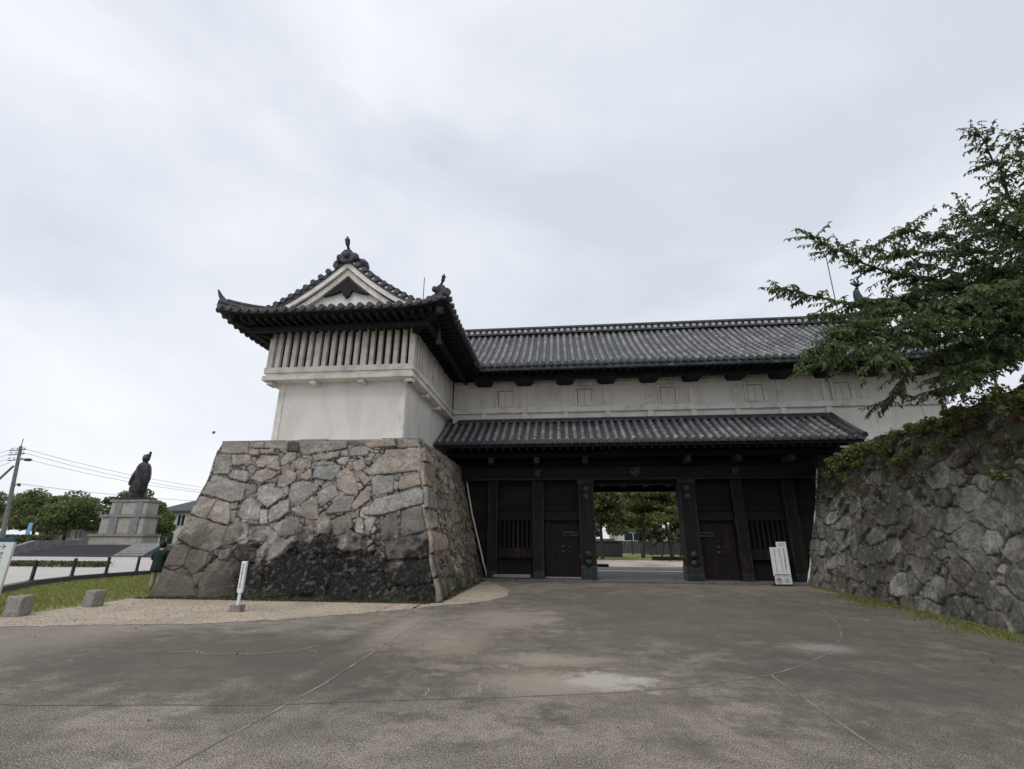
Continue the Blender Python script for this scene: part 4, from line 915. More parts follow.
# roof
RX0, RX1, RY0, RY1, TZ = -11.55, -3.56, 13.50, 28.4, 8.90
XC = (RX0 + RX1) / 2; RUN = (RX1 - RX0) / 2; LNY = RY1 - RY0
prof_t = lambda d: .24 * d + .092 * d * d if d > 0 else .24 * d
GYp = 1.25                       # gable stands this far in from the front eave
def clift(Ln): return lambda s, d: .24 * (max(0, (1.8 - s) / 1.8) ** 2 + max(0, (s - Ln + 1.8) / 1.8) ** 2) * max(0, 1 - d / 1.8)
sm, rm = MB(), MB()
lim_side = lambda s: (min(s, LNY - s) if min(s, LNY - s) < .95 else RUN)
roof_slope((sm, rm), (RX0, RY0, TZ), (0, 1, 0), (1, 0, 0), LNY, prof_t, clift(LNY), lim_side, .33)
roof_slope((sm, rm), (RX1, RY0, TZ), (0, 1, 0), (-1, 0, 0), LNY, prof_t, clift(LNY), lim_side, .33)
roof_slope((sm, rm), (RX0, RY0, TZ), (1, 0, 0), (0, 1, 0), RX1 - RX0, prof_t, clift(RX1 - RX0), lambda s: max(0, min(s, RX1 - RX0 - s, GYp + .25)), .33, nd=5)
roof_slope((sm, rm), (RX0, RY1, TZ), (1, 0, 0), (0, -1, 0), RX1 - RX0, prof_t, clift(RX1 - RX0), lambda s: max(0, min(s, RX1 - RX0 - s, GYp + .25)), .33, nd=5)
TR = sm.build('roof', 'tile', TU, recalc=False); rm.build('tile_rows', 'tile_row', TR, recalc=False)
mb = MB()
eave_edge(mb, (RX0, RY0, TZ), (1, 0, 0), (0, 1, 0), RX1 - RX0, clift(RX1 - RX0), .33)
eave_edge(mb, (RX1, RY0, TZ), (0, 1, 0), (-1, 0, 0), 6.0, lambda s, d: clift(LNY)(s, 0), .33)
eave_edge(mb, (RX0, RY0, TZ), (0, 1, 0), (1, 0, 0), LNY, clift(LNY), .33)
mb.cm = 1; x = RX0 + .45                      # white plaster between the tile ends of the front eave
while x < RX1 - .4:
    zl = TZ + clift(RX1 - RX0)(x - RX0, 0); mb.box(x - .10, x + .10, RY0 - .06, RY0 + .02, zl + .015, zl + .085); x += .33
mb.build('eave_tiles', ['tile_dark', 'joint_white'], TR, recalc=False)
zt = TZ + prof_t(RUN)
ridge(TR, (XC, RY0 + GYp - .35, zt - .05), (XC, 24, zt - .05), None, .40, .42)
# verge: two courses of round tiles running down each side of the gable, with beaded ends
yg = RY0 + GYp - .40
mb = MB()
for sg in (-1, 1):
    def vp(t, h=.10): d = RUN - (RUN - 1.25) * t; return Vector((XC + sg * (RUN - d), yg, TZ + prof_t(d) + h))
    for k in range(11):
        t = .06 + k * .094; p = vp(t, .13); mb.tube([p + Vector((0, -.04, 0)), p + Vector((0, .55, 0))], .105, 10)
    mb.tube([vp(i / 12, .22) + Vector((0, .62, 0)) for i in range(13)], .15, 8); mb.tube([vp(i / 12, .12) + Vector((0, .90, 0)) for i in range(13)], .10, 8)
    A = [vp(i / 12, .02) for i in range(13)]; B = [p + Vector((0, 1.0, 0)) for p in A]; mb.strip(A, B)
    A2 = [p - Vector((0, 0, .09)) for p in A]; mb.strip(A, A2); mb.strip(A2, [p + Vector((0, .9, 0)) for p in A2])
mb.cm = 1
for sg in (-1, 1):
    for k in (range(10) if sg > 0 else ()):
        t = .107 + k * .094; d = RUN - (RUN - 1.25) * t; mb.box(XC + sg * (RUN - d) - .07, XC + sg * (RUN - d) + .07, yg - .005, yg + .05, TZ + prof_t(d) + .02, TZ + prof_t(d) + .10)
mb.build('verge_tiles', ['tile_dark', 'joint_white'], TR)
# barge boards (white, two curved layers) and gable wall
def gcurve(off, x_end, n=14):
    return [(XC - x_end + x_end * i / n) for i in range(n + 1)]
def zroof(x): d = RUN - abs(x - XC); return TZ + prof_t(d)
def band(x_end, top, thick, y0, y1, nm, mat):
    m = MB()
    for sg in (-1, 1):
        xs = [XC + sg * x_end * i / 14 for i in range(15)]
        T = [(x, y0, zroof(x) - top) for x in xs]; Bt = [(x, y0, zroof(x) - top - thick * (1.0 - .25 * i / 14) - (.0)) for i, x in enumerate(xs)]
        m.strip(T, Bt); m.strip([(a, y1, c) for a, b, c in T], [(a, y1, c) for a, b, c in Bt]); m.strip(T, [(a, y1, c) for a, b, c in T]); m.strip(Bt, [(a, y1, c) for a, b, c in Bt])
    return m.build(nm, mat, TU)
band(2.55, .08, .24, yg + .04, yg + .14, 'barge_board', 'plaster_trim')
band(2.30, .33, .26, yg + .16, yg + .26, 'barge_board', 'plaster_trim')
xs = [XC + 2.2 * (i - 14) / 14 for i in range(29)]; zb = TZ + prof_t(GYp) + .05
m = MB(); P_ = [(x, yg + .34, max(zroof(x) - .35, zb - .12)) for x in xs]; m.prism(P_ + [(XC + 2.2, yg + .34, zb - .2), (XC - 2.2, yg + .34, zb - .2)], (0, 0, 0), (0, .1, 0)); m.build('gable', 'plaster', TU)
m = MB(); zg = zroof(XC) - .80
P_ = [(XC, 0, zg + .12), (XC + .28, 0, zg - .12), (XC + .62, 0, zg - .42), (XC + .85, 0, zg - .58), (XC + .55, 0, zg - .52), (XC + .32, 0, zg - .44), (XC + .20, 0, zg - .36), (XC + .12, 0, zg - .58), (XC, 0, zg - .68)]
P_ += [(2 * XC - p[0], 0, p[2]) for p in P_[1:-1]][::-1]; m.prism(P_, (0, yg + .20, 0), (0, yg + .30, 0)); m.build('gable_pendant', 'eave_wood', TU)
m = MB(); m.box(XC - 2.5, XC + 2.5, yg + .1, yg + .6, zb - .16, zb - .02, .01); m.build('gable_sill', 'eave_wood', TU)
# ornaments
def oni(parent, p, dirv, s=1.0, finial=True, tilt=0):
    p = Vector(p); d = Vector(dirv).normalized(); sd_ = d.cross(Vector((0, 0, 1))).normalized(); m = MB(); u = Vector((0, 0, 1))
    P0 = [(-.24, 0), (-.28, .18), (-.2, .34), (-.1, .44), (.1, .44), (.2, .34), (.28, .18), (.24, 0), (.12, -.06), (-.12, -.06)]
    m.prism([p + sd_ * a * s + u * b * s for a, b in P0], d * -.06 * s, d * .10 * s)
    for q in (-1, 1): m.ball(p + sd_ * q * .30 * s + u * .16 * s, .13 * s, 1, 1, 1.1, 8, 5); m.ball(p + sd_ * q * .16 * s + u * .02 * s, .10 * s)
    m.ball(p + u * .2 * s + d * .1 * s, .13 * s)
    if finial: m.tube([p + u * .42 * s - d * .1 * s, p + u * .56 * s + d * .08 * s, p + u * .66 * s + d * .14 * s, p + u * .78 * s + d * .18 * s, p + u * .92 * s + d * .2 * s], [.07 * s, .05 * s, .09 * s, .10 * s, .02 * s], 8)
    return m.build('ridge_end_tile', 'tile_dark', parent, smooth=False)
oni(TU, (XC, RY0 + GYp - .42, zt - .12), (0, -1, 0), 1.0)
for sx, ex in ((-1, RX0), (1, RX1)):
    mb = MB(); P_ = []
    for i in range(9):
        t = i / 8; d = 1.45 * (1 - t) - .02; P_.append(Vector((ex - sx * d, RY0 + d, TZ + prof_t(max(d, 0)) + .24 * max(0, (1.8 - d) / 1.8) ** 2 * 2 * .6 + .10)))
    mb.tube(P_, .14, 8); mb.tube([p + Vector((0, 0, .14)) for p in P_[:-1]], .10, 8)
    mb.tube([P_[0] + Vector((0, 0, .1)), P_[0] + Vector((-sx * .3, .3, .3))], .12, 8); mb.build('hip_ridge', 'tile_dark', TR)
oni(TU, (RX1 - .30, RY0 + .30, TZ + .46), (1, -1, 0), .78)
m = MB(); c = Vector((RX0 + .25, RY0 + .25, TZ + .35)); m.tube([c, c + Vector((-.12, -.12, .12)), c + Vector((-.26, -.22, .32)), c + Vector((-.34, -.28, .52))], [.12, .10, .07, .03], 8); m.ball(c, .16); m.build('ridge_end_tile', 'tile_dark', TU)
for sg in (-1, 1):
    m = MB(); m.ball((XC + sg * .45, yg + .35, zroof(XC + .45) + .34), .21, 1, 1.6, 1); m.build('ridge_end_tile', 'tile_dark', TU)
# soffit, stepped rafters, corner beams
mb = MB(); zs = TZ - .12
def lift_c(x, y):
    dx = min(x - RX0, RX1 - x); dy = min(y - RY0, RY1 - y); return .24 * max(0, (1.8 - max(dx, dy)) / 1.8) ** 2
nx, ny = 16, 30; gx_ = [RX0 + .05 + (RX1 - RX0 - .1) * i / nx for i in range(nx + 1)]; gy_ = [RY0 + .05 + (RY1 - RY0 - .1) * j / ny for j in range(ny + 1)]
mb.add([(x, y, zs + lift_c(x, y)) for x in gx_ for y in gy_], [(i * (ny + 1) + j, (i + 1) * (ny + 1) + j, (i + 1) * (ny + 1) + j + 1, i * (ny + 1) + j + 1) for i in range(nx) for j in range(ny)])
mb.build('soffit', 'eave_wood', TU, recalc=False)
mb = MB()
x = RX0 + .5
while x < RX1 - .3:
    l_ = lift_c(x, RY0); mb.bar((x, RY0 + .16, zs - .07 + l_), (x, OY0, zs - .06), .10, .12); x += .30
for ex, sg in ((RX0, 1), (RX1, -1)):
    y = RY0 + .5
    while y < (RY1 - .4 if sg > 0 else 20.9):
        l_ = lift_c(ex, y); mb.bar((ex + sg * .14, y, zs - .07 + l_), (OX0 if sg > 0 else OX1, y, zs - .06), .10, .12); y += .30
mb.build('rafters', 'eave_wood', TU)
mb = MB()
mb.box(RX0 + .75, RX1 - .75, RY0 + .70, RY0 + .88, zs - .30, zs - .13, .01); mb.box(RX1 - .88, RX1 - .70, RY0 + .9, 20.8, zs - .30, zs - .13, .01); mb.box(RX0 + .70, RX0 + .88, RY0 + .9, RY1 - .8, zs - .30, zs - .13, .01)
mb.build('eave_beam', 'eave_wood', TU)
for sx, ex in ((-1, RX0), (1, RX1)):
    m = MB(); m.bar((ex - sx * .28, RY0 + .28, zs - .12 + .18), (OX0 if sx < 0 else OX1, OY0, zs - .16), .2, .26); m.build('corner_beam', 'eave_wood', TU)
    m = MB(); c = Vector((ex - sx * .30, RY0 + .30, zs + .06)); m.obox(c, Vector((sx, -1, 0)).normalized() * .05, Vector((1, sx, 0)).normalized() * .115, (0, 0, .15)); m.build('beam_cap', 'copper', TU)
m = MB(); m.box(RX1 - .62, RX1 - .54, 14.9, 15.0, zs - .62, zs - .10); m.box(RX1 - .66, RX1 - .50, 14.86, 15.04, zs - .70, zs - .56); m.build('rain_hook', 'copper', TU)
mb = MB(); mb.box(RX1 - .02, RX1 + .08, 18.5, 19.2, TZ - .24, TZ - .12); mb.build('gutter', 'copper', TU)

# ------------------------------------------------------------------ vines on the right wall
def clump_leaves(centers, radii, n, size, flat=.6):
    P_ = []; 
    for (c, r) in zip(centers, radii):
        q = rng.normal(size=(n, 3)); q /= np.linalg.norm(q, axis=1)[:, None]; q *= (rng.random(n) ** .4 * r)[:, None]; q[:, 2] *= flat; P_.append(np.array(c) + q)
    P_ = np.concatenate(P_); D = rng.normal(size=P_.shape); D[:, 2] -= .3; return P_, D
def topx(y): return wall_foot(y) + 1.15
cs = []; rs = []
for i in range(330):
    y = rng.uniform(3, 21.5); d = rng.uniform(-.12, 2.4); hz = 4.40 + .12 * math.sin(y * .9) + d * .16 + .08 * math.sin(y * 2.3)
    if y > 19.0: hz -= .0; d = max(d, .05)
    cs.append((topx(y) + d, y, hz + rng.uniform(0, .14) - .22 * min(1, max(0, (13 - y) / 3)))); rs.append(rng.uniform(.16, .34))
for i in range(120):         # hanging over the face
    y = rng.uniform(3, 19.6); t = abs(rng.normal(0, .10)); cs.append((wall_foot(y) + 1.15 * (1 - t) - .10, y, 4.6 * (1 - t) + .05)); rs.append(rng.uniform(.10, .26))
P_, D_ = clump_leaves(cs, rs, 110, .1, .7)
o = leaves('vines', P_, D_, .085, 'leaf_ivy', wid=.75, kind='stuff'); tag(o, 'green vines and weeds spilling over the top of the right stone wall', 'vines')
cs = []; rs = []
for i in range(110):
    y = rng.uniform(5, 20.4); t = abs(rng.normal(.06, .16)); cs.append((wall_foot(y) + 1.15 * (1 - t) - .08, y, 4.6 * (1 - t))); rs.append(rng.uniform(.12, .3))
P_, D_ = clump_leaves(cs, rs, 90, .1, .7)
o = leaves('dry_vines', P_, D_, .07, 'leaf_dry', wid=.4, kind='stuff'); tag(o, 'brown dry vines hanging down the upper part of the right wall', 'vines')
# dark shrub on the bank
cs = []; rs = []
for i in range(90):
    y = rng.uniform(8.5, 12.5); x = topx(y) + rng.uniform(.3, 2.2); cs.append((x, y, 4.42 + rng.uniform(-.1, .2) + .05 * (x - topx(y)))); rs.append(rng.uniform(.12, .25))
BS = thing('shrub', 'dark low shrub on the bank at the right edge below the cherry tree', 'shrub', (topx(10.5) + 1.2, 10.5, 4.6))
P_, D_ = clump_leaves(cs, rs, 110, .1, .8); leaves('foliage', P_, D_, .07, 'leaf', BS, wid=.55)
m = MB(); [m.tube([(topx(10.5) + 1.2, 10.5, 4.55), (topx(10.5) + 1.2 + random.uniform(-1, 1), 10.5 + random.uniform(-1.5, 1.5), 5.1)], [.05, .02], 6) for _ in range(7)]; m.build('stem', 'bark', BS)

# ------------------------------------------------------------------ cherry tree
CT = thing('cherry_tree', 'leafy cherry tree reaching in over the right wall', 'tree', (13.2, 11.4, 4.9))
trunk = MB(); trunk.tube([(13.2, 11.4, 4.7), (13.0, 11.4, 5.5), (12.7, 11.3, 6.4), (12.55, 11.3, 7.2), (12.5, 11.4, 8.2)], [.34, .27, .24, .2, .14], 10)
SPR = [[(10.99,11.04,7.20),(10.02,11.05,7.15),(9.23,11.06,7.52),(8.31,11.06,7.77),(7.49,11.07,8.19),(6.58,11.08,8.98)],
 [(10.99,11.12,6.99),(9.52,11.16,7.00),(8.26,11.21,7.17),(7.15,11.25,7.17),(6.2,11.29,7.45),(5.7,11.33,7.68)],
 [(10.22,11.28,7.27),(8.78,10.92,6.48),(7.21,10.57,6.13),(5.98,10.22,5.75),(5.3,9.87,5.35)],
 [(10.65,10.91,6.14),(9.28,11.21,5.95),(8.28,11.52,5.48),(7.77,11.82,4.84)],
 [(11.11,11.06,7.58),(10.02,10.76,7.73),(9.14,10.46,8.28),(8.02,10.16,8.47)],
 [(12.00,11.50,8.53),(11.50,11.45,8.67),(11.75,11.40,9.9),(11.60,11.36,11.2),(11.42,11.31,12.05)],
 [(12.45,11.40,9.6),(12.4,11.32,10.7),(12.35,11.23,11.6)],
 [(10.84,11.28,6.05),(9.60,10.90,5.69),(8.49,10.52,4.88)],
 [(11.49,11.21,8.37),(10.84,11.53,9.22),(10.87,11.84,9.95)],
 [(9.43,11.30,7.65),(7.74,10.83,6.87),(6.47,10.36,6.19),(5.75,9.95,5.6)],
 [(11.53,11.35,8.12),(9.94,11.41,7.89),(8.96,11.47,8.47),(8.4,11.53,8.8)],
 [(10.86,11.08,6.66),(8.70,10.58,6.26),(7.0,10.08,5.66),(6.3,9.57,5.1)],
 [(11.3,11.9,6.3),(10.6,12.1,5.75),(9.9,12.2,5.35),(9.3,12.3,5.2)],
 [(11.2,10.9,6.2),(10.3,10.9,5.8),(9.4,10.8,5.35),(8.8,10.7,5.1)],
 [(11.4,12.4,6.9),(10.7,12.8,6.3),(10.1,13.1,5.8)],
 [(11.2,11.9,7.4),(9.8,12.6,7.6),(8.6,13.1,7.7),(7.6,13.4,7.9)],
 [(11.2,12.2,6.8),(9.8,13.0,6.8),(8.4,13.6,6.7),(7.4,13.9,6.5)],
 [(11.6,12.0,8.8),(10.8,12.6,9.3),(10.1,13.0,9.6)],
 [(11.3,10.6,6.9),(10.2,9.9,6.7),(9.0,9.3,6.5),(8.0,8.9,6.2)],
 [(11.4,10.8,7.9),(10.4,10.2,8.2),(9.5,9.8,8.5)],
 [(9.23,11.06,7.52),(8.4,11.5,7.2),(7.6,11.8,6.7),(7.0,12.0,6.3)],
 [(9.52,11.16,7.0),(8.7,10.6,6.8),(7.9,10.3,6.3),(7.3,10.0,6.0)],
 [(12.6,11.4,8.2),(14.2,11.6,9.6),(15.6,11.8,10.4)], [(12.6,11.4,7.4),(14.6,10.4,8.2),(16.2,9.4,8.6)],
 [(12.6,11.4,7.6),(14.0,13.4,8.6),(15.0,15.4,9.0)], [(12.5,11.4,7.6),(12.4,13.6,8.8),(11.9,15.4,9.6)], [(12.5,11.2,7.4),(12.6,9.4,8.2),(12.6,7.9,8.8)]]
LP, LD = [], []
limb = MB()
for si, pth in enumerate(SPR):
    pth = [Vector(p) for p in pth]; root = Vector((12.6, 11.3, min(max(6.2, pth[0].z - .6), 8.2)))
    if (pth[0] - root).length > .4 and si not in (9, 17, 18): pth = [root] + pth
    # smooth with subdivision and slight wander
    q = []
    for a, b in zip(pth[:-1], pth[1:]):
        n = max(2, int((b - a).length / .25))
        for i in range(n): q.append(a.lerp(b, i / n) + Vector((random.gauss(0, .03), random.gauss(0, .03), random.gauss(0, .03))))
    q.append(pth[-1]); N_ = len(q); R0 = .055 if si in (0, 1, 5) else .035
    limb.tube(q, [R0 * (1 - i / N_) ** .8 + .008 for i in range(N_)], 6)
    for i in range(1, N_):
        t = i / N_
        if t < .12: continue
        for _ in range(7 if t > .3 else 5):
            d = (q[i] - q[i - 1]).normalized(); lat = Vector((random.gauss(0, 1), random.gauss(0, 1), random.gauss(-.08, .2)))
            dr = (d * .7 + lat * .75).normalized(); Lt = random.uniform(.3, 1.05) * (1.05 - .4 * t)
            a = q[i]; tw = [a]; c = a.copy(); nseg = 4
            for k in range(nseg): c = c + dr * Lt / nseg; dr = (dr + Vector((0, 0, -.10)) + Vector((random.gauss(0, .1), random.gauss(0, .1), random.gauss(0, .06)))).normalized(); tw.append(c.copy())
            limb.tube(tw, [.012, .010, .008, .006, .004], 3, cap=False)
            m_ = int(Lt / .075)
            for k in range(m_):
                tt = (k + .5) / m_ * nseg; j = min(int(tt), nseg - 1); p = tw[j].lerp(tw[j + 1], tt - j); sdv = Vector((random.gauss(0, 1), random.gauss(0, 1), random.gauss(0, .4) - .5)).normalized()
                for _2 in (0, 1):
                    dd = (sdv * (1 if _2 else -1) + Vector((0, 0, -.8)) + dr * .5); LP.append(tuple(p + dd.normalized() * .06)); LD.append(tuple(dd))
CR = limb.build('limb', 'bark', CT, recalc=False)
trunk.build('trunk', 'bark', CT)
leaves('crown', np.array(LP), np.array(LD), .135, 'leaf', CT, wid=.44, fold=.3)
print('cherry leaves', len(LP))

# ------------------------------------------------------------------ background trees
def bgtree(name, label, x, y, h, rw, mat, crown0=.3, n=26, per=260, size=.32, group=None, flat=1.0, trunk_r=.22, seed=0, lean=0, wide=1.0):
    r = np.random.default_rng(seed + 100); T = thing(name, label, 'tree', (x, y, 0), group)
    m = MB(); top = h * .75; m.tube([(x, y, -.05), (x + lean * .3, y, h * .25), (x + lean, y, top)], [trunk_r, trunk_r * .8, trunk_r * .3], 8)
    cs, rs = [], []
    for i in range(n):
        u = r.normal(size=3); u /= np.linalg.norm(u); k = r.random() ** .5 * .78; z0 = h * crown0; hz = (h - z0) / 2
        c = (x + lean + u[0] * rw * k, y + u[1] * rw * k, z0 + hz + u[2] * hz * k * .95); cs.append(c); rs.append(r.uniform(.28, .48) * rw * .8)
        if i % 3 == 0: m.tube([(x + lean * .6, y, h * .35 + r.uniform(0, .2) * h), c], [trunk_r * .4, trunk_r * .1], 5)
    m.build('trunk', 'bark2', T)
    P_ = []; D = []
    for c, q in zip(cs, rs):
        v = r.normal(size=(per, 3)); v /= np.linalg.norm(v, axis=1)[:, None]; v *= (r.random(per) ** .33 * q)[:, None]; v[:, 2] *= .62 * flat; P_.append(np.array(c) + v)
    P_ = np.concatenate(P_); D = r.normal(size=P_.shape); leaves('crown', P_, D, size, mat, T, wid=.7); return T
g = 'trees beyond the plaza'
bgtree('broadleaf_tree', 'round green tree behind the utility pole at the left edge', -79, 60, 8.3, 5.2, 'leaf_far2', .15, seed=1, per=420, n=26, group=g)
bgtree('broadleaf_tree', 'wide green tree just right of the utility pole', -71, 60, 8.2, 4.6, 'leaf_far', .2, seed=2, per=420, n=34, group=g)
bgtree('broadleaf_tree', 'broad bushy tree between the low beige house and the statue', -64, 58, 7.8, 4.6, 'leaf_far', .12, seed=3, per=420, n=34, group=g)
bgtree('broadleaf_tree', 'taller dark tree close behind the left side of the pedestal', -57.5, 60, 8.9, 3.8, 'leaf_far2', .2, seed=4, per=380, n=30, group=g)
bgtree('broadleaf_tree', 'yellow green tree behind the right side of the pedestal', -51.5, 57, 7.0, 2.9, 'leaf_bright', .25, seed=5, per=300, group=g)
bgtree('broadleaf_tree', 'small tree beside the dark roofed house behind the pedestal', -49.5, 56, 5.2, 2.2, 'leaf_bright', .2, seed=6, per=240, group=g)
# pines and trees seen through the gate
g2 = 'trees seen through the gate'
bgtree('pine_tree', 'dense dark pine on the left of the gate opening', 3.4, 46, 7.8, 3.4, 'leaf_pine', .12, seed=11, n=34, per=420, size=.28, group=g2, flat=.7, trunk_r=.18)
bgtree('pine_tree', 'low spreading pine against the left door post', .6, 41, 4.6, 2.4, 'leaf_pine', .2, seed=12, n=24, per=340, size=.26, group=g2, flat=.7, trunk_r=.14)
bgtree('pine_tree', 'leaning pine with bare trunks in the middle of the gate opening', 7.6, 50, 8.6, 3.8, 'leaf_pine', .20, seed=13, n=26, per=330, size=.28, group=g2, flat=.6, trunk_r=.2, lean=.9)
bgtree('pine_tree', 'open topped pine on the right of the gate opening', 10.6, 51, 8.4, 3.4, 'leaf_pine', .24, seed=14, n=20, per=280, size=.28, group=g2, flat=.6, trunk_r=.18, lean=-.8)
bgtree('broadleaf_tree', 'bright green tree standing behind the pines through the gate', 12.5, 66, 11.5, 5.8, 'leaf_bright', .32, seed=15, n=34, per=360, size=.36, group=g2)
bgtree('broadleaf_tree', 'mid green tree beyond the white building through the gate', 4.0, 70, 10.2, 5.2, 'leaf_far', .2, seed=16, n=30, per=340, size=.36, group=g2)
bgtree('broadleaf_tree', 'low bushy tree filling the gap behind the fence at the left through the gate', 2.2, 61.5, 5.2, 2.8, 'leaf_pine', .05, seed=21, n=22, per=260, size=.3, group=g2)
bgtree('broadleaf_tree', 'rounded bush in front of the white building windows through the gate', 10.4, 61.5, 4.4, 2.0, 'leaf_far2', .1, seed=22, n=18, per=200, size=.28, group=g2)
bgtree('broadleaf_tree', 'bushy tree at the right end of the fence through the gate', 14.3, 61.5, 5.4, 2.4, 'leaf_pine', .1, seed=23, n=20, per=240, size=.3, group=g2)
bgtree('broadleaf_tree', 'wide tree rising over the white roof through the gate', 10.5, 80, 9.5, 6.5, 'leaf_far2', .05, seed=24, n=34, per=330, size=.4, group=g2)
for i, (x, y, h, lb) in enumerate(((20, 64, 9, 'broad tree far right beyond the inner lawn'), (27, 70, 10, 'outer tree at the far right beyond the inner lawn'), (-5, 66, 9, 'broad tree far left beyond the inner lawn'), (36, 66, 9.5, 'rightmost tree beyond the inner lawn'))):
    bgtree('broadleaf_tree', lb, x, y, h, 4.6, 'leaf_far2' if i % 2 else 'leaf_far', .08, seed=40 + i, n=26, per=240, size=.4, group=g2)
# hedges on the plaza
def hedge(name, label, x0, x1, y, hgt, dep, mat='hedge', n=2600, size=.14):
    P_ = np.c_[rng.uniform(x0, x1, n), rng.normal(y, dep / 3, n), rng.random(n) ** .6 * hgt]; o = leaves(name, P_, rng.normal(size=P_.shape), size, mat, wid=.7); tag(o, label, 'hedge')
    return o
hedge('hedge', 'low green strip of planting on the pale plaza paving', -33.5, -26.2, 26.6, .30, 1.0)
hedge('hedge', 'yellow green hedge in front of the low beige house', -69, -59.0, 52, 1.9, 1.6, n=5200, size=.25)

# ------------------------------------------------------------------ statue group
ST = thing('plaza_steps', 'broad dark granite steps in front of the statue pedestal', 'steps', (-41, 40, 0))
mb = MB()
for k in range(6): mb.box(-49.0 + k * .55, -30.5, 39.9 + k * .38, 52, k * .165 + (.0 if k else -.05), (k + 1) * .165)
mb.build('treads', 'black_granite', ST)
mb = MB(); mb.prism([(0, 39.7, 0), (0, 42.6, 0), (0, 42.6, 1.15), (0, 42.0, 1.15)], (-39.0, 0, 0), (-36.2, 0, 0)); mb.build('ramp_slab', 'grey_stone', ST)
mb = MB(); mb.prism([(0, 39.5, 0), (0, 52, 0), (0, 52, 1.35), (0, 42.4, 1.35), (0, 39.5, .4)], (-50.2, 0, 0), (-49.6, 0, 0)); mb.build('side_wall', 'grey_stone', ST)
PD = thing('pedestal', 'tall stepped pale stone pedestal under the bronze statue', 'pedestal', (-38.9, 42.5, 1))
def tier(nm, x0, x1, y0, y1, z0, z1, mat='pale_stone', bv=.04): m = MB(); m.box(x0, x1, y0, y1, z0, z1, bv); return m.build(nm, mat, PD)
k_ = 1.06
def px_(x): return -38.2 * k_ + (x + 38.2) * k_
Y0 = 42.2
tier('plinth', -44.0, -38.6, Y0, Y0 + 1.9, .98, 1.72); tier('plinth_cap', -44.15, -38.45, Y0 - .12, Y0 + 2.0, 1.72, 1.95, 'grey_stone')
tier('lower_block', -43.45, -39.0, Y0 + .2, Y0 + 1.8, 1.95, 3.45); tier('ledge', -43.65, -38.8, Y0 + .05, Y0 + 1.95, 3.45, 3.70, 'grey_stone')
tier('upper_block', -42.95, -39.2, Y0 + .35, Y0 + 1.75, 3.70, 4.85); tier('top_cap', -43.1, -39.05, Y0 + .25, Y0 + 1.85, 4.85, 5.10, 'grey_stone')
for xx in (-42.5, -40.35):
    m = MB(); m.box(xx, xx + .85, Y0 + .09, Y0 + .2, 1.96, 3.44); m.box(xx + .1, xx + .75, Y0 + .29, Y0 + .4, 3.71, 4.84); m.build('pilaster', 'grey_stone', PD)
# robed bronze figure with tall court cap
SX, SY, SZ = -41.15, Y0 + 1.05, 5.10
fig = MB()
def rings(mb, prof, n=20, ph=0):
    vs = []
    for (z, rx, ry, ox, oy, lob) in prof:
        for k in range(n):
            t = 2 * math.pi * k / n; q = 1 + lob * math.sin(5 * t + z * 1.3) + lob * .5 * math.sin(9 * t - z * 2); vs.append((SX + ox + math.cos(t) * rx * q, SY + oy + math.sin(t) * ry * q, SZ + z))
    m = len(prof); fs = [(i * n + k, i * n + (k + 1) % n, (i + 1) * n + (k + 1) % n, (i + 1) * n + k) for i in range(m - 1) for k in range(n)]
    fs += [tuple(range(n))[::-1], tuple((m - 1) * n + k for k in range(n))]; mb.add(vs, fs)
rings(fig, [(0.20, 0.672, 0.521, 0, 0, .05), (0.45, 0.554, 0.437, 0, 0, .10), (0.70, 0.605, 0.462, 0, 0, .12), (0.78, 0.823, 0.504, -.05, 0, .12), (1.30, 0.857, 0.538, -.03, 0, .12), (1.80, 0.790, 0.554, .04, 0, .12), (1.95, 0.907, 0.521, .08, 0, .10), (2.50, 0.840, 0.504, .06, 0, .09), (3.00, 0.756, 0.462, .03, 0, .07), (3.35, 0.672, 0.403, 0, 0, .05), (3.55, 0.437, 0.319, 0, 0, .0), (3.64, 0.257, 0.247, 0, 0, 0),
            (3.72, 0.209, 0.209, .03, -.02, 0), (3.82, 0.294, 0.285, .05, -.03, 0), (4.00, 0.342, 0.342, .05, -.03, 0), (4.20, 0.323, 0.332, .05, -.02, 0), (4.34, 0.190, 0.190, .04, 0, 0)])
for sg in (-1, 1):      # wide hanging sleeves, arms folded forward
    fig.prism([(SX + sg * .58, SY - .15, SZ + 3.40), (SX + sg * .84, SY - .25, SZ + 2.9), (SX + sg * 1.0, SY - .45, SZ + 2.1), (SX + sg * .98, SY - .55, SZ + 1.05), (SX + sg * .60, SY - .65, SZ + 1.5), (SX + sg * .35, SY - .7, SZ + 2.4)], (0, 0, 0), (0, .55, 0))
fig.tube([(SX + .25, SY - .75, SZ + 2.45), (SX + .30, SY - .95, SZ + 3.3)], [.05, .08], 6)
fg = thing('bronze_statue', 'dark bronze statue of a robed figure in a tall court cap on the pedestal', 'statue', (SX, SY, SZ))
fo = fig.build('figure', 'bronze', fg, smooth=True)
sb = fo.modifiers.new('s', 'SUBSURF'); sb.levels = 1; sb.render_levels = 1
m = MB(); m.tube([(SX + .03, SY, SZ + 4.18), (SX + .03, SY + .02, SZ + 4.36), (SX + .08, SY + .05, SZ + 4.48)], [.33, .26, .12], 10); m.obox((SX + .22, SY + .12, SZ + 4.42), (.07, 0, 0), (0, .09, 0), (0, 0, .32)); m.build('court_cap', 'bronze', fg)
m = MB(); m.tube([(SX - 1.05, SY + .2, SZ + 1.7), (SX - .7, SY + .1, SZ + 2.5), (SX - .62, SY, SZ + 3.45)], [.04, .06, .05], 6); m.build('sword', 'bronze', fg)
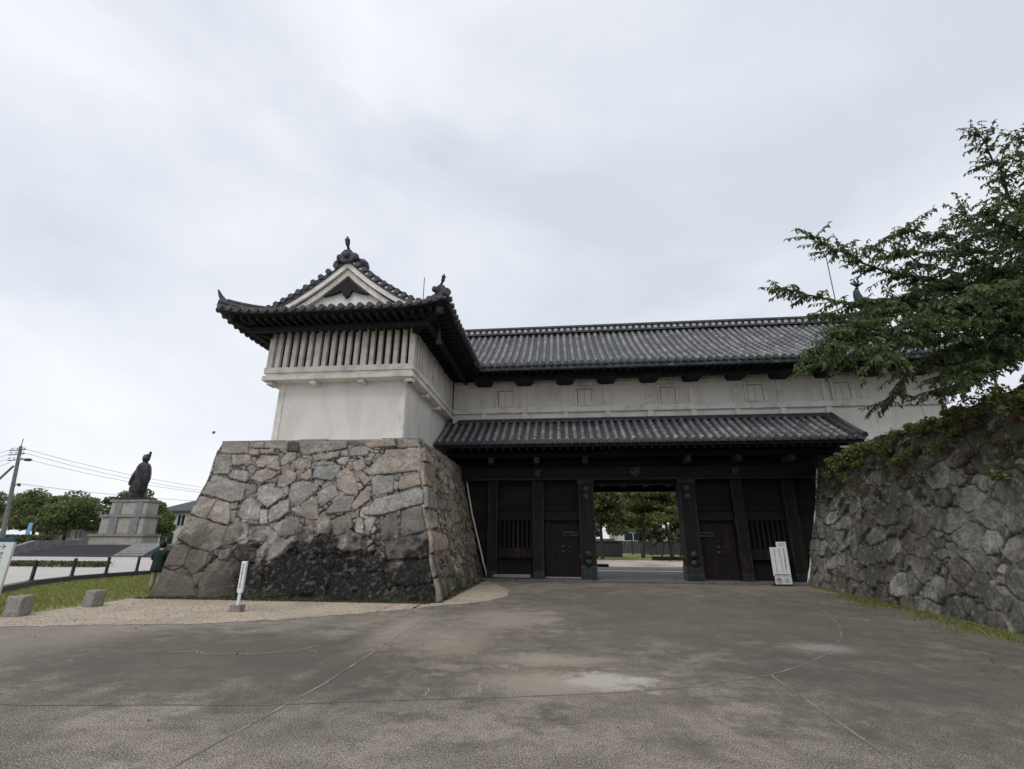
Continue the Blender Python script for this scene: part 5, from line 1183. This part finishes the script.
m = MB(); m.box(SX - .95, SX + 1.0, SY - .8, SY + .8, SZ, SZ + .24, .03); m.build('base_slab', 'bronze', fg)
m = MB(); m.box(-33.9, -31.6, 41.0, 41.4, .95, 1.75, .02); o = m.build('stone_tablet', 'black_granite'); tag(o, 'dark stone tablet on the steps right of the pedestal', 'tablet')

# ------------------------------------------------------------------ houses
def house(name, label, x0, x1, y0, y1, zw, zr_, wall, win, group=None, over=.6):
    H_ = thing(name, label, 'house', ((x0 + x1) / 2, y0, 0), group)
    m = MB(); m.box(x0, x1, y0, y1, 0, zw); m.build('wall', wall, H_)
    m = MB(); yc = (y0 + y1) / 2; hx = min((y1 - y0) / 2, (x1 - x0) / 2 - .5)
    A = [(x0 - over, y0 - over, zw), (x1 + over, y0 - over, zw), (x1 + over, y1 + over, zw), (x0 - over, y1 + over, zw), (x0 + hx, yc, zr_), (x1 - hx, yc, zr_)]
    m.add(A, [(0, 1, 5, 4), (1, 2, 5), (2, 3, 4, 5), (3, 0, 4)]); m.box(x0 - over, x1 + over, y0 - over, y1 + over, zw - .22, zw - .01); m.build('roof', 'house_roof', H_)
    for (wx, wz, ww, wh) in win:
        f = MB(); f.box(wx - .08, wx + ww + .08, y0 - .08, y0 - .003, wz - .08, wz); f.box(wx - .08, wx + ww + .08, y0 - .08, y0 - .003, wz + wh, wz + wh + .08); f.box(wx - .08, wx, y0 - .08, y0 - .003, wz, wz + wh); f.box(wx + ww, wx + ww + .08, y0 - .08, y0 - .003, wz, wz + wh); f.box(wx + ww / 2 - .04, wx + ww / 2 + .04, y0 - .08, y0 - .003, wz, wz + wh)
        fo_ = f.build('window', 'white_paint', H_); g_ = MB(); g_.box(wx, wx + ww, y0 - .04, y0 - .004, wz, wz + wh); g_.build('pane', 'glass', fo_)
    return H_
house('house', 'two storey white house with dark hipped roof beyond the pedestal', -58.5, -49.5, 66, 76, 5.4, 7.9, 'house_wall', [(-57.5, 3.3, 1.1, 1.5), (-55.4, 3.3, 1.1, 1.5), (-52.8, 3.3, 1.1, 1.5), (-57.5, .6, 2.0, 1.7), (-54, .6, 2.0, 1.7)])
house('house', 'low beige house with a row of dark windows behind the hedge', -72.5, -62, 62, 70, 2.9, 4.0, 'house_wall2', [(-70.5, 1.5, 1.3, 1.1), (-68.7, 1.5, 1.3, 1.1), (-66.9, 1.5, 1.3, 1.1)], over=.5)
house('building', 'white building with teal windows beyond the fence through the gate', 6.8, 18, 64, 76, 2.9, 3.3, 'house_wall', [(7.6, 1.6, 2.2, .9), (12.9, 1.6, 1.6, .9)], over=.2)
m = MB(); m.box(-49.2, -41.0, 60, 60.2, 0, 1.7); o = m.build('boundary_wall', 'house_wall2'); tag(o, 'low beige boundary wall in front of the white house', 'wall')
# dark fence through the gate
FN = thing('dark_fence', 'dark board fence behind the lawn beyond the gate', 'fence', (8, 60, 0))
m = MB(); x = -6
while x < 22: m.box(x, x + .18, 60, 60.06, .15, 1.55 + (0.25 if x < 6 else 0)); x += .20
m.build('boards', 'fence_dark', FN)
x = -6
while x < 22: m = MB(); m.box(x - .06, x + .06, 60.07, 60.2, 0, 1.7); m.build('fence_post', 'fence_dark', FN); x += 2.8
m = MB(); m.box(2.9, 5.9, 52, 54.5, 0, 1.45, .05); m.box(2.8, 6.0, 51.9, 54.6, 1.45, 1.58, .02); o = m.build('equipment_box', 'tarp'); tag(o, 'grey box under the pines seen through the gate', 'box')
FR = thing('timber_frame', 'low timber frame with leaning posts on the lawn at right of the gate opening', 'frame', (9.2, 44, 0))
for xx in (8.2, 8.9, 9.7, 10.5):
    m = MB(); m.bar((xx, 44, 0), (xx + .45, 44.4, 1.5), .12, .12, (0, 1, 0)); m.build('leg', 'wood_brown', FR)
m = MB(); m.bar((7.9, 44.4, 1.5), (11.5, 44.4, 1.5), .14, .14); m.build('crossbar', 'wood_brown', FR); m = MB(); m.bar((7.4, 43.8, .18), (11.5, 43.8, .18), .3, .3); m.build('log', 'wood_brown', FR)
m = MB(); m.box(-.5, 12, 27.9, 28.6, -.02, .025); o = m.build('kerb', 'house_wall'); o['kind'] = 'structure'
m = MB(); m.box(1.36, 1.52, 30, 30.1, .0, 1.45, .01); o = m.build('marker_post', 'white_paint'); tag(o, 'white marker post just inside the gate beside the left door post', 'post')
m = MB(); m.box(1.6, 2.8, 32.6, 33.3, 0, .16, .03); o = m.build('stone_slab', 'wood_brown'); tag(o, 'low brown slab on the ground inside the gate', 'slab')

# ------------------------------------------------------------------ utility pole and wires
UP = thing('utility_pole', 'grey concrete utility pole with crossarms and lamp at the left edge', 'utility pole', (-47.9, 38, 0))
m = MB(); m.tube([(-47.6, 38, 0), (-48.9, 38, 9.5)], [.19, .12], 10); m.build('pole', 'concrete_pole', UP)
m = MB(); m.tube([(-48.9, 38, 9.4), (-48.9, 38, 10.2)], .03, 6); m.build('spike', 'iron', UP)
for z in (9.2, 8.8, 8.3):
    m = MB(); m.bar((-49.9 + (9.2 - z) * .15, 38, z - .1), (-48.3, 38, z), .08, .08); m.build('crossarm', 'concrete_pole', UP)
    for dx in (-.9, -.4, .3):
        m = MB(); m.ball((-48.8 + dx, 38, z + .12), .08, 1, 1, 1.3); m.build('insulator', 'white_paint', UP)
m = MB(); m.bar((-48.7, 38, 8.35), (-47.9, 38, 8.3), .06, .06); m.ball((-47.75, 38, 8.25), .26, 1.5, .9, .55); m.build('street_light', 'boss', UP)
m = MB(); m.tube([(-48.4, 38, 5.9), (-47.8, 38, 6.15)], .05, 6); m.ball((-47.8, 38, 6.0), .12); m.build('bracket', 'boss', UP)
m = MB(); m.tube([(-52.2, 38, 4.0), (-49.0, 38, 7.7)], [.10, .09], 8); m.build('brace', 'concrete_pole', UP)
def wire(label, a, b, sag, r=.018):
    a, b = Vector(a), Vector(b); m = MB(); m.tube([a.lerp(b, i / 24) - Vector((0, 0, sag * 4 * (i / 24) * (1 - i / 24))) for i in range(25)], r, 5, cap=False); o = m.build('power_cable', 'wire'); tag(o, label, 'cable'); return o
wire('uppermost cable running right from the utility pole behind the statue', (-48.6, 38, 9.3), (-30, 62, 7.2), 1.3, .015)
wire('second cable from the top running right from the utility pole', (-48.6, 38, 8.95), (-30, 62, 7.05), 1.4, .015)
wire('third cable from the top running right from the utility pole', (-48.5, 38, 8.45), (-30, 62, 6.9), 1.3, .015)
wire('thin low cable leaving the utility pole towards the treetops', (-48.4, 38, 6.2), (-38, 62, 6.2), .5, .016)
for i, (z, s) in enumerate(((9.35, 'top cable running off the left edge from the utility pole'), (8.95, 'second cable running off the left edge from the utility pole'), (8.5, 'third cable running off the left edge from the utility pole'), (8.05, 'lowest cable running off the left edge from the utility pole'))):
    wire(s, (-49.4, 38, z), (-75, 44, z + (.9 if i == 0 else .1)), 1.4, .014)

# ------------------------------------------------------------------ fence posts and kerb on the plaza edge
kp = [(-13.6, 8.5), (-16.4, 13.0), (-18.23, 15.8), (-18.95, 17.9), (-19.05, 19.4), (-18.9, 20.8), (-18.4, 24), (-17.0, 34)]
m = MB()
for a, b in zip(kp[:-1], kp[1:]): m.bar((a[0], a[1], .06), (b[0], b[1], .06), .26, .28)
o = m.build('plaza_kerb', 'black_granite'); o['kind'] = 'structure'
FP = [((-20.15, 18.0), 'nearest'), ((-20.3, 19.9), 'second'), ((-20.75, 21.7), 'third'), ((-20.95, 23.3), 'farthest')]
FP = [((-18.23, 15.8), 'leftmost of the four slim dark posts on the plaza kerb'), ((-18.97, 17.9), 'second slim dark post from the left on the plaza kerb'), ((-19.04, 19.42), 'third slim dark post from the left on the plaza kerb'), ((-18.88, 20.75), 'rightmost slim dark post on the plaza kerb, near the person')]
p0 = None
for (x, y), lb in FP:
    if p0 is None:
        p0 = thing('bollard', lb, 'post', (x, y, .2), 'slim posts along the plaza kerb')
        m = MB(); m.box(x - .045, x + .045, y - .045, y + .045, .2, .84, .01); m.build('shaft', 'iron', p0); m = MB(); m.box(x - .07, x + .07, y - .07, y + .07, .2, .22, .005); m.build('foot_plate', 'iron', p0)
    else: c = copy_tree(p0); c.location = (x, y, .2); c['label'] = lb

# ------------------------------------------------------------------ rough stone bollards
def rough_block(name, label, x, y, w_, d_, h_, seed, rot):
    import bmesh
    bm = bmesh.new(); bmesh.ops.create_cube(bm, size=1); bmesh.ops.subdivide_edges(bm, edges=bm.edges, cuts=7, use_grid_fill=True); r = np.random.default_rng(seed)
    for v in bm.verts:
        c = np.array(v.co); q = np.clip(c / .5, -1, 1); rnd = 1 - .05 * (abs(q[0] * q[1]) ** 5 + abs(q[0] * q[2]) ** 5 + abs(q[1] * q[2]) ** 5) / 1.5
        n_ = float(fbm(c[0] * 4 + seed, c[1] * 4, c[2] * 4, seed, 4)) - .5; k = rnd + n_ * .16; tp = 1 - .06 * (c[2] + .5)
        v.co = Vector((c[0] * w_ * k * tp, c[1] * d_ * k * tp, (c[2] + .5) * h_ * (1 if c[2] < 0 else (1 + n_ * .18)) - .03))
    me = bpy.data.meshes.new(name); bm.to_mesh(me); bm.free(); me.materials.append(MT['granite']); me.polygons.foreach_set('use_smooth', [True] * len(me.polygons))
    o = bpy.data.objects.new(name, me); col.objects.link(o); o.location = (x, y, 0); o.rotation_euler = (0, 0, rot); tag(o, label, 'stone bollard', 'squat stone blocks along the lawn'); return o
rough_block('stone_block', 'squat granite block nearest the left edge between gravel and lawn', -11.70, 10.05, .35, .32, .43, 3, .1)
rough_block('stone_block', 'squat granite block on the lawn edge nearer the stone base', -11.50, 11.60, .30, .30, .40, 4, -.15)

# ------------------------------------------------------------------ signs
def marks(m, x0, x1, z0, z1, y, rows, r, horizontal=False, nx_=2, sz=None):
    """columns of brushed character-like strokes"""
    n = rows; hh = (z1 - z0) / n
    for i in range(n):
        zc = z1 - hh * (i + .5); w_ = (x1 - x0); 
        for k in range(3):
            zz = zc + (k - 1) * hh * .27; a, b = sorted((r.uniform(x0, x0 + w_ * .35), r.uniform(x1 - w_ * .35, x1))); m.box(a, b, y - .004, y, zz - hh * .045, zz + hh * .045)
        xx = r.uniform(x0 + w_ * .3, x1 - w_ * .3); m.box(xx - w_ * .06, xx + w_ * .06, y - .006, y - .002, zc - hh * .38, zc + hh * .38)
r = random.Random(4)
NS = thing('notice_board', 'tall white notice board of vertical writing by the right gate posts', 'notice board', (8.3, 20.3, 0))
BX0, BX1, BY = 7.88, 8.51, 20.28
m = MB(); m.box(BX0, BX1, BY, BY + .03, .36, 1.38, .004); m.box(BX0 + .26, BX1 + .0, BY, BY + .028, 1.384, 1.58, .004); m.build('board', 'white_paint', NS)
m = MB(); m.box(BX0 + .03, BX1, BY - .01, BY + .03, .06, .345, .004); m.build('lower_panel', 'sign_white', NS)
m = MB(); marks(m, BX1 - .17, BX1 - .09, .62, 1.36, BY, 9, r); marks(m, BX0 + .30, BX0 + .37, 1.02, 1.34, BY, 4, r); marks(m, BX0 + .12, BX0 + .19, 1.02, 1.34, BY, 4, r); marks(m, BX0 + .33, BX0 + .38, .50, .98, BY, 9, r); marks(m, BX0 + .12, BX0 + .17, .46, .98, BY, 9, r); marks(m, BX0 + .46, BX0 + .5, .50, .98, BY, 8, r)
m.box(BX0 + .05, BX1 - .05, BY - .004, BY, .385, .415); m.box(BX0 + .34, BX1 - .06, BY - .004, BY, 1.45, 1.47); m.box(BX0 + .34, BX1 - .06, BY - .004, BY, 1.51, 1.525); m.build('lettering', 'sign_ink', NS)
m = MB(); cx, cz = BX0 + .17, .20
m.tube([(cx + .09 * math.cos(t * math.pi / 8), BY - .016, cz + .09 * math.sin(t * math.pi / 8)) for t in range(17)], .012, 5); m.bar((cx - .06, BY - .014, cz + .06), (cx + .06, BY - .014, cz - .06), .008, .02, (0, 1, 0)); m.build('prohibition_ring', 'red', NS)
m = MB(); m.box(cx - .05, cx + .03, BY - .013, BY - .0105, cz - .03, cz + .02); m.box(cx + .02, cx + .05, BY - .013, BY - .0105, cz + .01, cz + .05); m.build('pictogram', 'sign_ink', NS)
m = MB()
for z in (.26, .20, .14): marks(m, BX0 + .34, BX1 - .08, z - .02, z + .025, BY - .0105, 1, r)
m.build('lettering', 'sign_teal', NS)
m = MB(); m.box(BX0 + .1, BX0 + .14, BY + .032, BY + .07, 0, 1.3); m.box(BX1 - .14, BX1 - .10, BY + .032, BY + .07, 0, 1.3); m.box(BX0, BX1, BY - .02, BY + .3, .0, .05); m.build('stand', 'iron', NS)
# guide board at the left edge
GB = thing('guide_board', 'white guide board with dark top band, arrow and vertical writing at the left edge', 'guide board', (-13.7, 11.1, 0))
gx0, gx1, gy = -14.75, -13.46, 11.0
m = MB(); m.box(gx0, gx1, gy, gy + .06, .25, 1.50, .006); m.build('board', 'sign_white', GB)
m = MB(); m.box(gx0 - .01, gx1 + .01, gy - .012, gy + .07, 1.50, 1.60, .006); m.build('top_band', 'sign_green', GB)
m = MB(); m.box(gx0 + .3, gx1 - .22, gy - .004, gy, 1.385, 1.40)
for q in (-1, 1): m.bar((gx1 - .20, gy - .004, 1.392), (gx1 - .29, gy - .004, 1.392 + q * .06), .006, .016, (0, 1, 0))
m.build('arrow', 'sign_ink', GB)
m = MB(); marks(m, gx1 - .33, gx1 - .20, .55, 1.28, gy, 7, r); marks(m, gx1 - .62, gx1 - .49, .55, 1.28, gy, 7, r); marks(m, gx1 - .91, gx1 - .78, .55, 1.28, gy, 7, r); m.build('lettering', 'sign_ink2', GB)
m = MB(); m.box(gx0 + .1, gx0 + .18, gy + .062, gy + .12, 0, 1.45); m.box(gx1 - .18, gx1 - .10, gy + .062, gy + .12, 0, 1.45); m.build('leg', 'iron', GB)
# slim white marker on a block
SM = thing('marker_sign', 'slim white signpost with writing standing in a small stone block on gravel', 'signpost', (-7.52, 11.3, 0))
m = MB(); m.box(-7.66, -7.40, 11.2, 11.4, 0, .15, .01); m.build('block', 'granite', SM)
m = MB(); m.tube([(-7.53, 11.3, .14), (-7.53, 11.3, .45)], .035, 8); m.build('stem', 'white_paint', SM)
m = MB(); m.box(-7.59, -7.47, 11.26, 11.34, .40, 1.09, .01); m.build('panel', 'white_paint', SM)
m = MB(); marks(m, -7.555, -7.505, .5, 1.05, 11.258, 9, r); m.build('lettering', 'sign_ink', SM)
# banners and lamps by the far trees
def flag(lb, x, y, h, mat, w_=.55, fh=1.4, ctg='banner'):
    T = thing('banner', lb, ctg, (x, y, 0)); m = MB(); m.tube([(x, y, 0), (x, y, h)], .035, 6); m.build('mast', 'boss', T)
    m = MB(); m.box(x + .02, x + w_, y - .01, y + .01, h - fh, h - .05); m.build('cloth', mat, T); return T
flag('small blue banner on a mast between the trees near the utility pole', -62.5, 52, 3.3, 'blue')
T = thing('round_sign', 'round red sign on a pole left of the statue pedestal', 'sign', (-52.6, 52, 0))
m = MB(); m.tube([(-52.6, 52, 0), (-52.6, 52, 3.1)], .05, 8); m.build('pole', 'boss', T); m = MB(); m.tube([(-52.6, 51.93, 2.75), (-52.6, 51.86, 2.75)], .32, 18); m.build('disc', 'red', T); m = MB(); m.box(-52.75, -52.45, 51.84, 51.857, 2.70, 2.80); m.build('bar', 'white_paint', T)

# ------------------------------------------------------------------ person
def skin_body(name, joints, edges, mat, parent, root=0, lv=2):
    me = bpy.data.meshes.new(name); me.from_pydata([j[0] for j in joints], edges, []); o = bpy.data.objects.new(name, me); col.objects.link(o)
    sk = o.modifiers.new('skin', 'SKIN'); sk.use_smooth_shade = True; o.modifiers.new('sub', 'SUBSURF').levels = lv; o.modifiers['sub'].render_levels = lv
    for i, j in enumerate(joints):
        sv = me.skin_vertices[0].data[i]; rr2 = j[1] if isinstance(j[1], tuple) else (j[1], j[1]); sv.radius = rr2; sv.use_root = (i == root)
    me.materials.append(MT[mat]); attach(o, parent); return o
bx, by = -13.0, 15.1
PE = thing('person', 'person in a dark green jacket and beige trousers seen from behind beside the stone base', 'person', (bx, by, 0))
def J(x, y, z): return (bx + x * .95, by + y * .95, z * .855)
joints = [(J(0, 0, .92), (.155, .12)), (J(0, .0, 1.12), (.14, .11)), (J(0, -.01, 1.34), (.17, .11)), (J(0, -.01, 1.47), (.06, .06)), (J(0, .02, 1.55), (.065, .07)), (J(0, .03, 1.62), (.08, .095)), (J(0, .03, 1.69), (.055, .06)),
          (J(-.10, 0, .86), .095), (J(-.11, .02, .48), .062), (J(-.11, -.02, .09), .042), (J(-.12, .13, .035), .04),
          (J(.10, 0, .86), .095), (J(.11, .02, .48), .062), (J(.11, -.02, .09), .042), (J(.12, .13, .035), .04),
          (J(-.20, -.01, 1.37), .055), (J(-.30, .02, 1.12), .045), (J(-.17, .22, 1.10), .034), (J(-.11, .28, 1.12), .03),
          (J(.20, -.01, 1.37), .055), (J(.30, .02, 1.12), .045), (J(.17, .22, 1.12), .034), (J(.11, .28, 1.14), .03)]
edges = [(0, 1), (1, 2), (2, 3), (3, 4), (4, 5), (5, 6), (0, 7), (7, 8), (8, 9), (9, 10), (0, 11), (11, 12), (12, 13), (13, 14), (2, 15), (15, 16), (16, 17), (17, 18), (2, 19), (19, 20), (20, 21), (21, 22)]
# fingers closing on the phone held in front
for hand, sg in ((18, 1), (22, -1)):
    hx, hy, hz = joints[hand][0]
    for k in range(4):
        a = len(joints); joints.append(((hx + sg * .03, hy + .035, hz + .03 - k * .02), .009)); joints.append(((hx + sg * .06, hy + .03, hz + .03 - k * .02), .008)); edges += [(hand, a), (a, a + 1)]
    a = len(joints); joints.append(((hx + sg * .02, hy - .01, hz + .045), .010)); edges.append((hand, a))
skin_body('body', joints, edges, 'skin', PE)
jj = [(J(0, 0, .64), (.27, .20)), (J(0, 0, .80), (.255, .19)), (J(0, 0, 1.12), (.20, .16)), (J(0, -.01, 1.34), (.205, .14)), (J(0, -.01, 1.50), (.10, .095)), (J(-.21, -.01, 1.375), .075), (J(-.315, .02, 1.12), .066), (J(-.20, .19, 1.10), .05), (J(.21, -.01, 1.375), .075), (J(.315, .02, 1.12), .066), (J(.20, .19, 1.12), .05)]
skin_body('jacket', jj, [(0, 1), (1, 2), (2, 3), (3, 4), (3, 5), (5, 6), (6, 7), (3, 8), (8, 9), (9, 10)], 'jacket', PE)
jt = [(J(0, 0, .94), (.14, .12)), (J(-.085, 0, .76), .095), (J(-.11, .02, .48), .08), (J(-.11, -.02, .10), .066), (J(.085, 0, .76), .095), (J(.11, .02, .48), .08), (J(.11, -.02, .10), .066)]
skin_body('trousers', jt, [(0, 1), (1, 2), (2, 3), (0, 4), (4, 5), (5, 6)], 'trousers', PE)
m = MB(); m.ball(J(0, .0, 1.645), .115, .86, 1.0, 1.05, 14, 10); m.build('hair', 'hair', PE, smooth=True)
m = MB()
for q in (-1, 1): m.ball(J(q * .12, .08, .045), .09, .55, 1.5, .5, 10, 6)
m.build('shoes', 'hair', PE, smooth=True)
# bird
m = MB(); bxx = Vector((-23.92, 30, 8.54)); m.ball(bxx, .07, 1.8, .8, .7); m.tube([bxx, bxx + Vector((-.05, .05, .1)), bxx + Vector((-.2, .05, .1))], [.05, .04, .01], 5); m.tube([bxx, bxx + Vector((.1, -.05, .1)), bxx + Vector((.22, -.06, .03))], [.05, .04, .01], 5)
o = m.build('bird', 'hair'); tag(o, 'small dark bird flying in the sky left of the turret', 'bird')
